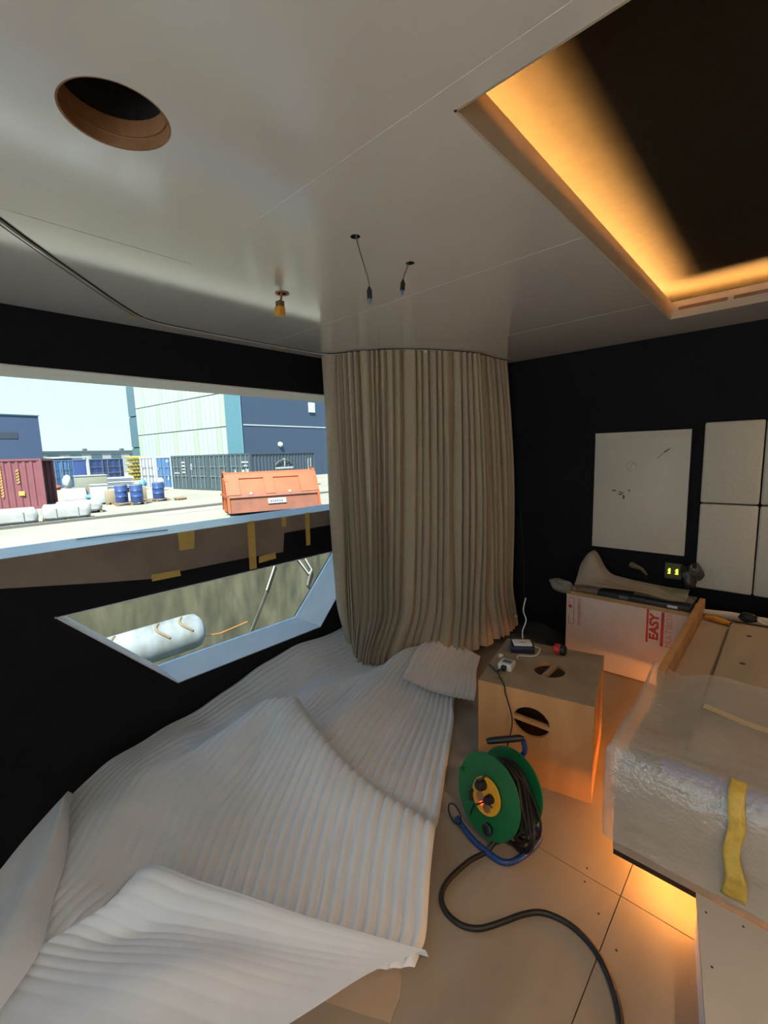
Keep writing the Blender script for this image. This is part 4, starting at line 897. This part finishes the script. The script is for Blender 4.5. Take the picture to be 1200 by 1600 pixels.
for z_ in (5.48, 9.4): box('band', (.0, .15, z_), (.05, 30, z_ + .10), 'rail_white', hg)
for (y_, z_, s_) in ((4.6, 3.55, .55),):
    b_ = B().lathe([(.30, 0), (.26, .18), (.14, .3), (.02, .33)], 14, Matrix.Translation((.0, y_, z_)) @ Matrix.Rotation(math.radians(90), 4, 'Y')); b_.build('lamp_hood', 'rail_white', hg, smooth=True)
box('wall_box', (.0, 9.0, 7.2), (.15, 9.9, 8.3), 'rail_white', hg); box('wall_box', (.0, 12.0, 4.9), (.2, 12.5, 5.4), 'rail_white', hg)
bs = empty('blue_shed', (-75, 11.0, G), math.radians(97), label='dark blue industrial shed behind the maroon container', cat='building')
box('front', (-25, 0, 0), (2.3, 12, 8.6), 'shed_blue', bs); box('sign', (-25, -.05, 5.6), (-.2, 0, 6.4), 'shed_sign', bs); box('roof_edge', (-25.1, -.1, 8.6), (2.4, 12.1, 8.75), 'hangar_strip', bs)
lb_ = empty('low_white_building', (-92, 14, G), math.radians(100), label='long low white building on the skyline', cat='building')
box('front', (-2, 0, 0), (24, 8, 4.0), 'far_white', lb_); box('roof_edge', (-2.2, -.2, 4.0), (22, 8, 4.3), 'hangar_strip', lb_)
for k in range(6): box('window', (-.5 + k * 3.4, -.04, 2.9), (1.3 + k * 3.4, 0, 3.6), 'hangar_strip', lb_)
for k in (1.5, 9, 15.5): box('roof_vent', (k, 1, 4.3), (k + .6, 1.6, 4.7), 'kerb', lb_)
lg = empty('white_lattice_frame', (-25.6, 23.0, G), math.radians(80), label='white metal frame beyond the emblem container', cat='frame')
for (a, b) in (((0, 0, 0), (0, 0, 2.6)), ((1.2, 0, 0), (1.2, 0, 2.6)), ((0, 0, 2.5), (1.2, 0, 2.5)), ((0, 0, .2), (1.2, 0, .2))): B().tube([a, b], .09, 6).build('bar', 'rail_white', lg)

# orange skip ----------------------------------------------------------
sk = empty('orange_skip', (-16.3, 8.55, G), math.atan2(.94, .35), label='orange steel skip with recessed panels and rounded ends', cat='skip')
SL, SW, SH = 3.85, 1.75, 1.72     # x along the front, +y away from the boat
def prof_y(z): return .05 + .16 * (z / .75) if z < .75 else .05 + .16 + .62 * ((z - .75) / .97) ** 1.1
PT = [(.05, .12), (.21, .80), (.50, 1.35), (.72, 1.62), (.86, 1.72), (1.1, 1.72), (1.30, 1.55), (1.6, .7), (1.7, .12)]
B().prism(PT, 'x', .06, SL - .06).build('body', 'skip_orange', sk, smooth=False)
for x0 in (0, SL - .10):
    fr = B()
    for i in range(len(PT) - 1):
        (y0, z0), (y1, z1) = PT[i], PT[i + 1]; d = Vector((y1 - y0, z1 - z0)).normalized(); n_ = Vector((-d.y, d.x)) * .07
        fr.prism([(y0 - n_.x * -.0, z0), (y1, z1), (y1 + n_.x, z1 + n_.y), (y0 + n_.x, z0 + n_.y)], 'x', x0, x0 + .10)
    fr.build('end_frame', 'skip_orange', sk)
def face_pt(t, out_):   # point on the sloping upper front
    (y0, z0), (y1, z1) = (.21, .80), (.72, 1.62); d = Vector((y1 - y0, z1 - z0)).normalized(); n_ = Vector((-d.y, d.x))
    return (y0 + (y1 - y0) * t + n_.x * out_, z0 + (z1 - z0) * t + n_.y * out_)
def face_slab(x0, x1, t0, t1, th, m, nm):
    a, b, c_, d_2 = face_pt(t0, 0), face_pt(t1, 0), face_pt(t1, th), face_pt(t0, th); B().prism([a, b, c_, d_2], 'x', x0, x1).build(nm, m, sk)
for (x0, x1) in ((.1, .55), (1.55, 1.95), (3.05, 3.75)): face_slab(x0, x1, 0, .78, .075, 'skip_orange', 'rib')
face_slab(.1, 3.75, .78, 1.0, .075, 'skip_orange', 'rib'); face_slab(.1, 3.75, -.12, .06, .05, 'skip_brown', 'rib')
B().prism([(.035, .12), (.195, .80), (.20, .80), (.06, .12)], 'x', .1, SL - .1).build('lower_panel', 'skip_brown', sk)
for x0 in (.95, 2.55): B().lathe([(.055, 0), (.05, .05), (.001, .06)], 12, frame_m((x0, .20, .86), (1, 0, 0), (0, .3, 1))).build('bolt', 'mark_white', sk, smooth=True)
B().prism([(.08, .42), (.135, .62), (.10, .62), (.045, .42)], 'x', 1.6, 2.35).build('name_plate', 'mark_white', sk)
bb = B()
for k in range(6): bb.prism([(.088, .47), (.118, .56), (.093, .56), (.063, .47)], 'x', 1.70 + .09 * k, 1.75 + .09 * k)
o = bb.build('plate_lettering', 'cont_side', sk); o.location = (0, -.02, 0)
box('end_post', (-.06, .55, .15), (0, .65, 1.5), 'skip_orange', sk); box('end_beam', (-.06, .1, .75), (0, 1.6, .85), 'skip_orange', sk); box('end_sticker', (-.02, .62, 1.2), (.055, .92, 1.5), 'mark_white', sk)

# pallets, sacks, drums ---------------------------------------------------
def pallet(x, y, yaw, lb, s=1.2, d=1.0):
    e = empty('pallet', (x, y, G), yaw, label=lb, cat='pallet', group='wooden pallets in the yard')
    for k in range(5): box('top_board', (-s / 2, -d / 2 + k * d / 4.6, .12), (s / 2, -d / 2 + k * d / 4.6 + .12, .144), 'pallet_wood', e)
    for k in range(3): box('bearer', (-s / 2 + k * (s - .1) / 2, -d / 2, 0), (-s / 2 + .1 + k * (s - .1) / 2, d / 2, .12), 'pallet_wood', e)
def sacks(x, y, yaw, L_, D_, h_, lb, seed):
    pallet(x, y, yaw, 'pallet under ' + lb, L_ * .98, D_ * .95)
    e = empty('wrapped_sacks', (x, y, G + .145), yaw, label=lb, cat='sacks', group='wrapped sack loads in the yard')
    bm = bmesh.new(); bmesh.ops.create_cube(bm, size=1); bmesh.ops.subdivide_edges(bm, edges=bm.edges[:], cuts=7, use_grid_fill=True)
    P_ = np.array([q.co[:] for q in bm.verts]); dn = noise2(P_[:, 0] * L_ * 3, P_[:, 2] * 3 + P_[:, 1] * 4, seed, 1.6, 2)
    for q, k in zip(bm.verts, dn):
        f_ = 1 - .10 * (abs(q.co.x) * 2) ** 6 * (abs(q.co.z + .1) * 2) ** 2; q.co = Vector((q.co.x * L_ * f_, q.co.y * D_ * (1 - .12 * max(0, q.co.z * 2) ** 3), (q.co.z + .5) * h_ + .02 * k * (q.co.z > -.3)))
    me = bpy.data.meshes.new('load'); bm.to_mesh(me); bm.free(); link('load', me, 'sack', e, True)
    for s_ in (-.25, .2): box('strap', (s_ * L_, -D_ * .53, .02), (s_ * L_ + .05, -D_ * .5, h_ * .8), 'bag_white', e)
ya = math.radians(82)
sacks(-21.75, 2.60, ya, 1.65, 1.0, .50, 'white wrapped sack load at the left edge by the kerb', 1)
sacks(-21.75, 4.36, ya, 1.6, 1.0, .52, 'white wrapped sack load in the middle by the kerb', 2)
sacks(-24.0, 5.30, ya, 1.75, 1.0, .42, 'low wrapped sack load behind the other two', 3)
def drum(x, y, lb, h_=.92, r=.30, z=0):
    e = empty('drum', (x, y, G + z), label=lb, cat='drum', group='blue drums in the yard')
    B().lathe([(r * .96, 0), (r, .03), (r, h_ * .32), (r * 1.04, h_ * .34), (r, h_ * .36), (r, h_ * .64), (r * 1.04, h_ * .66), (r, h_ * .68), (r, h_ - .06), (r * .93, h_)], 24).build('barrel', 'drum_blue', e, smooth=True)
    B().lathe([(r * .99, h_ - .04), (r * .99, h_ + .02), (r * .9, h_ + .02), (r * .9, h_ - .01), (.01, h_ - .01)], 24).build('lid', 'drum_ring', e, smooth=True)
pallet(-25.9, 8.05, ya, 'pallet under the pair of blue drums', 1.35, 1.0)
drum(-26.15, 7.75, 'left one of the paired blue drums', z=.145); drum(-25.55, 8.3, 'right one of the paired blue drums', z=.145)
pallet(-26.6, 9.55, ya, 'pallet under the single blue drum', 1.3, 1.0); drum(-26.5, 9.75, 'single blue drum standing apart on the right', z=.145)
def crate(x, y, yaw, sx2, sy, sz, m, lb, lid=True):
    e = empty('crate', (x, y, G), yaw, label=lb, cat='crate', group='crates and boxes in the yard')
    box('body', (-sx2 / 2, -sy / 2, .1), (sx2 / 2, sy / 2, sz), m, e, .02)
    for k in (-.42, 0, .42): box('foot', (k * sx2 - .06, -sy / 2, 0), (k * sx2 + .06, sy / 2, .1), 'pallet_wood', e)
    if lid: box('lid', (-sx2 / 2 - .03, -sy / 2 - .03, sz), (sx2 / 2 + .03, sy / 2 + .03, sz + .05), 'bag_white', e)
crate(-28.0, 7.2, ya, .75, .9, 1.05, 'cont_white', 'white box on a pallet left of the blue drums')
crate(-27.2, 7.55, ya, .5, .5, .78, 'crate_beige', 'small beige box between white box and blue drums', False)
crate(-27.75, 9.2, ya, .55, .7, .85, 'crate_beige', 'beige box between the drum pair and single drum', False)
crate(-34.6, 8.5, ya, 1.75, 1.5, 1.4, 'crate_grey', 'big grey green crate with a loose lid')
e = empty('panel_stack', (-36.6, 10.6, G), ya, label='stack of long pale metal sheets behind the drums', cat='sheet stack')
for k in range(6): box('sheet', (-1.0 + .03 * (k % 2), -.5, .35 + k * .14), (1.0 + .04 * (k % 3), .5, .35 + k * .14 + .10), 'cont_white' if k % 2 else 'drum_ring', e)
box('bearer', (-.9, -.45, 0), (-.7, .45, .35), 'pallet_wood', e); box('bearer', (.7, -.45, 0), (.9, .45, .35), 'pallet_wood', e)
o = B().box((-.6, -.03, 0), (.6, .03, 1.0)).build('leaning_board', 'cont_white'); o.location = (-33.2, 7.25, G); o.rotation_euler = (math.radians(-50), 0, ya); tag(o, 'white board leaning in front of the grey green crate', 'board')
for (x, y, r, sq, m, lb) in ((-48.0, 9.95, .44, (.8, .8, 1.45), 'bag_white', 'tall white sack by the light blue container'), (-48.2, 8.45, .55, (1.0, 1, .9), 'bag_white', 'pile of white sacks at the blue container corner'), (-46.9, 8.9, .38, (1.2, 1, .6), 'rust_red', 'rusty red heap under the white sacks'),
                             (-39.0, 13.2, .36, (.7, .7, 1.2), 'bag_blue', 'bright blue bag before the white container'), (-35.4, 13.25, .38, (.7, .7, 1.35), 'bag_white', 'white bulk bag in front of the blue container doors'), (-32.3, 7.9, .35, (1.4, 1, .5), 'bag_blue', 'blue plastic sheet on the ground by the leaning board')):
    o = crumple('bulk_bag', (0, 0, r * sq[2] * .92), r, hash(lb) % 50 if False else int(abs(x)), m, sq=sq, rough=.12); o.location = (x, y, G); tag(o, lb, 'bag', 'bags and sacks in the yard')
o = B().tube([(0, -.3, .05), (0, .3, .05)], .09, 8).tube([(.25, -.25, .05), (.2, .3, .05)], .07, 8).build('timber_block', 'pallet_wood'); o.location = (-26.0, 10.7, G + .04); tag(o, 'short timber offcut by the single blue drum', 'timber')
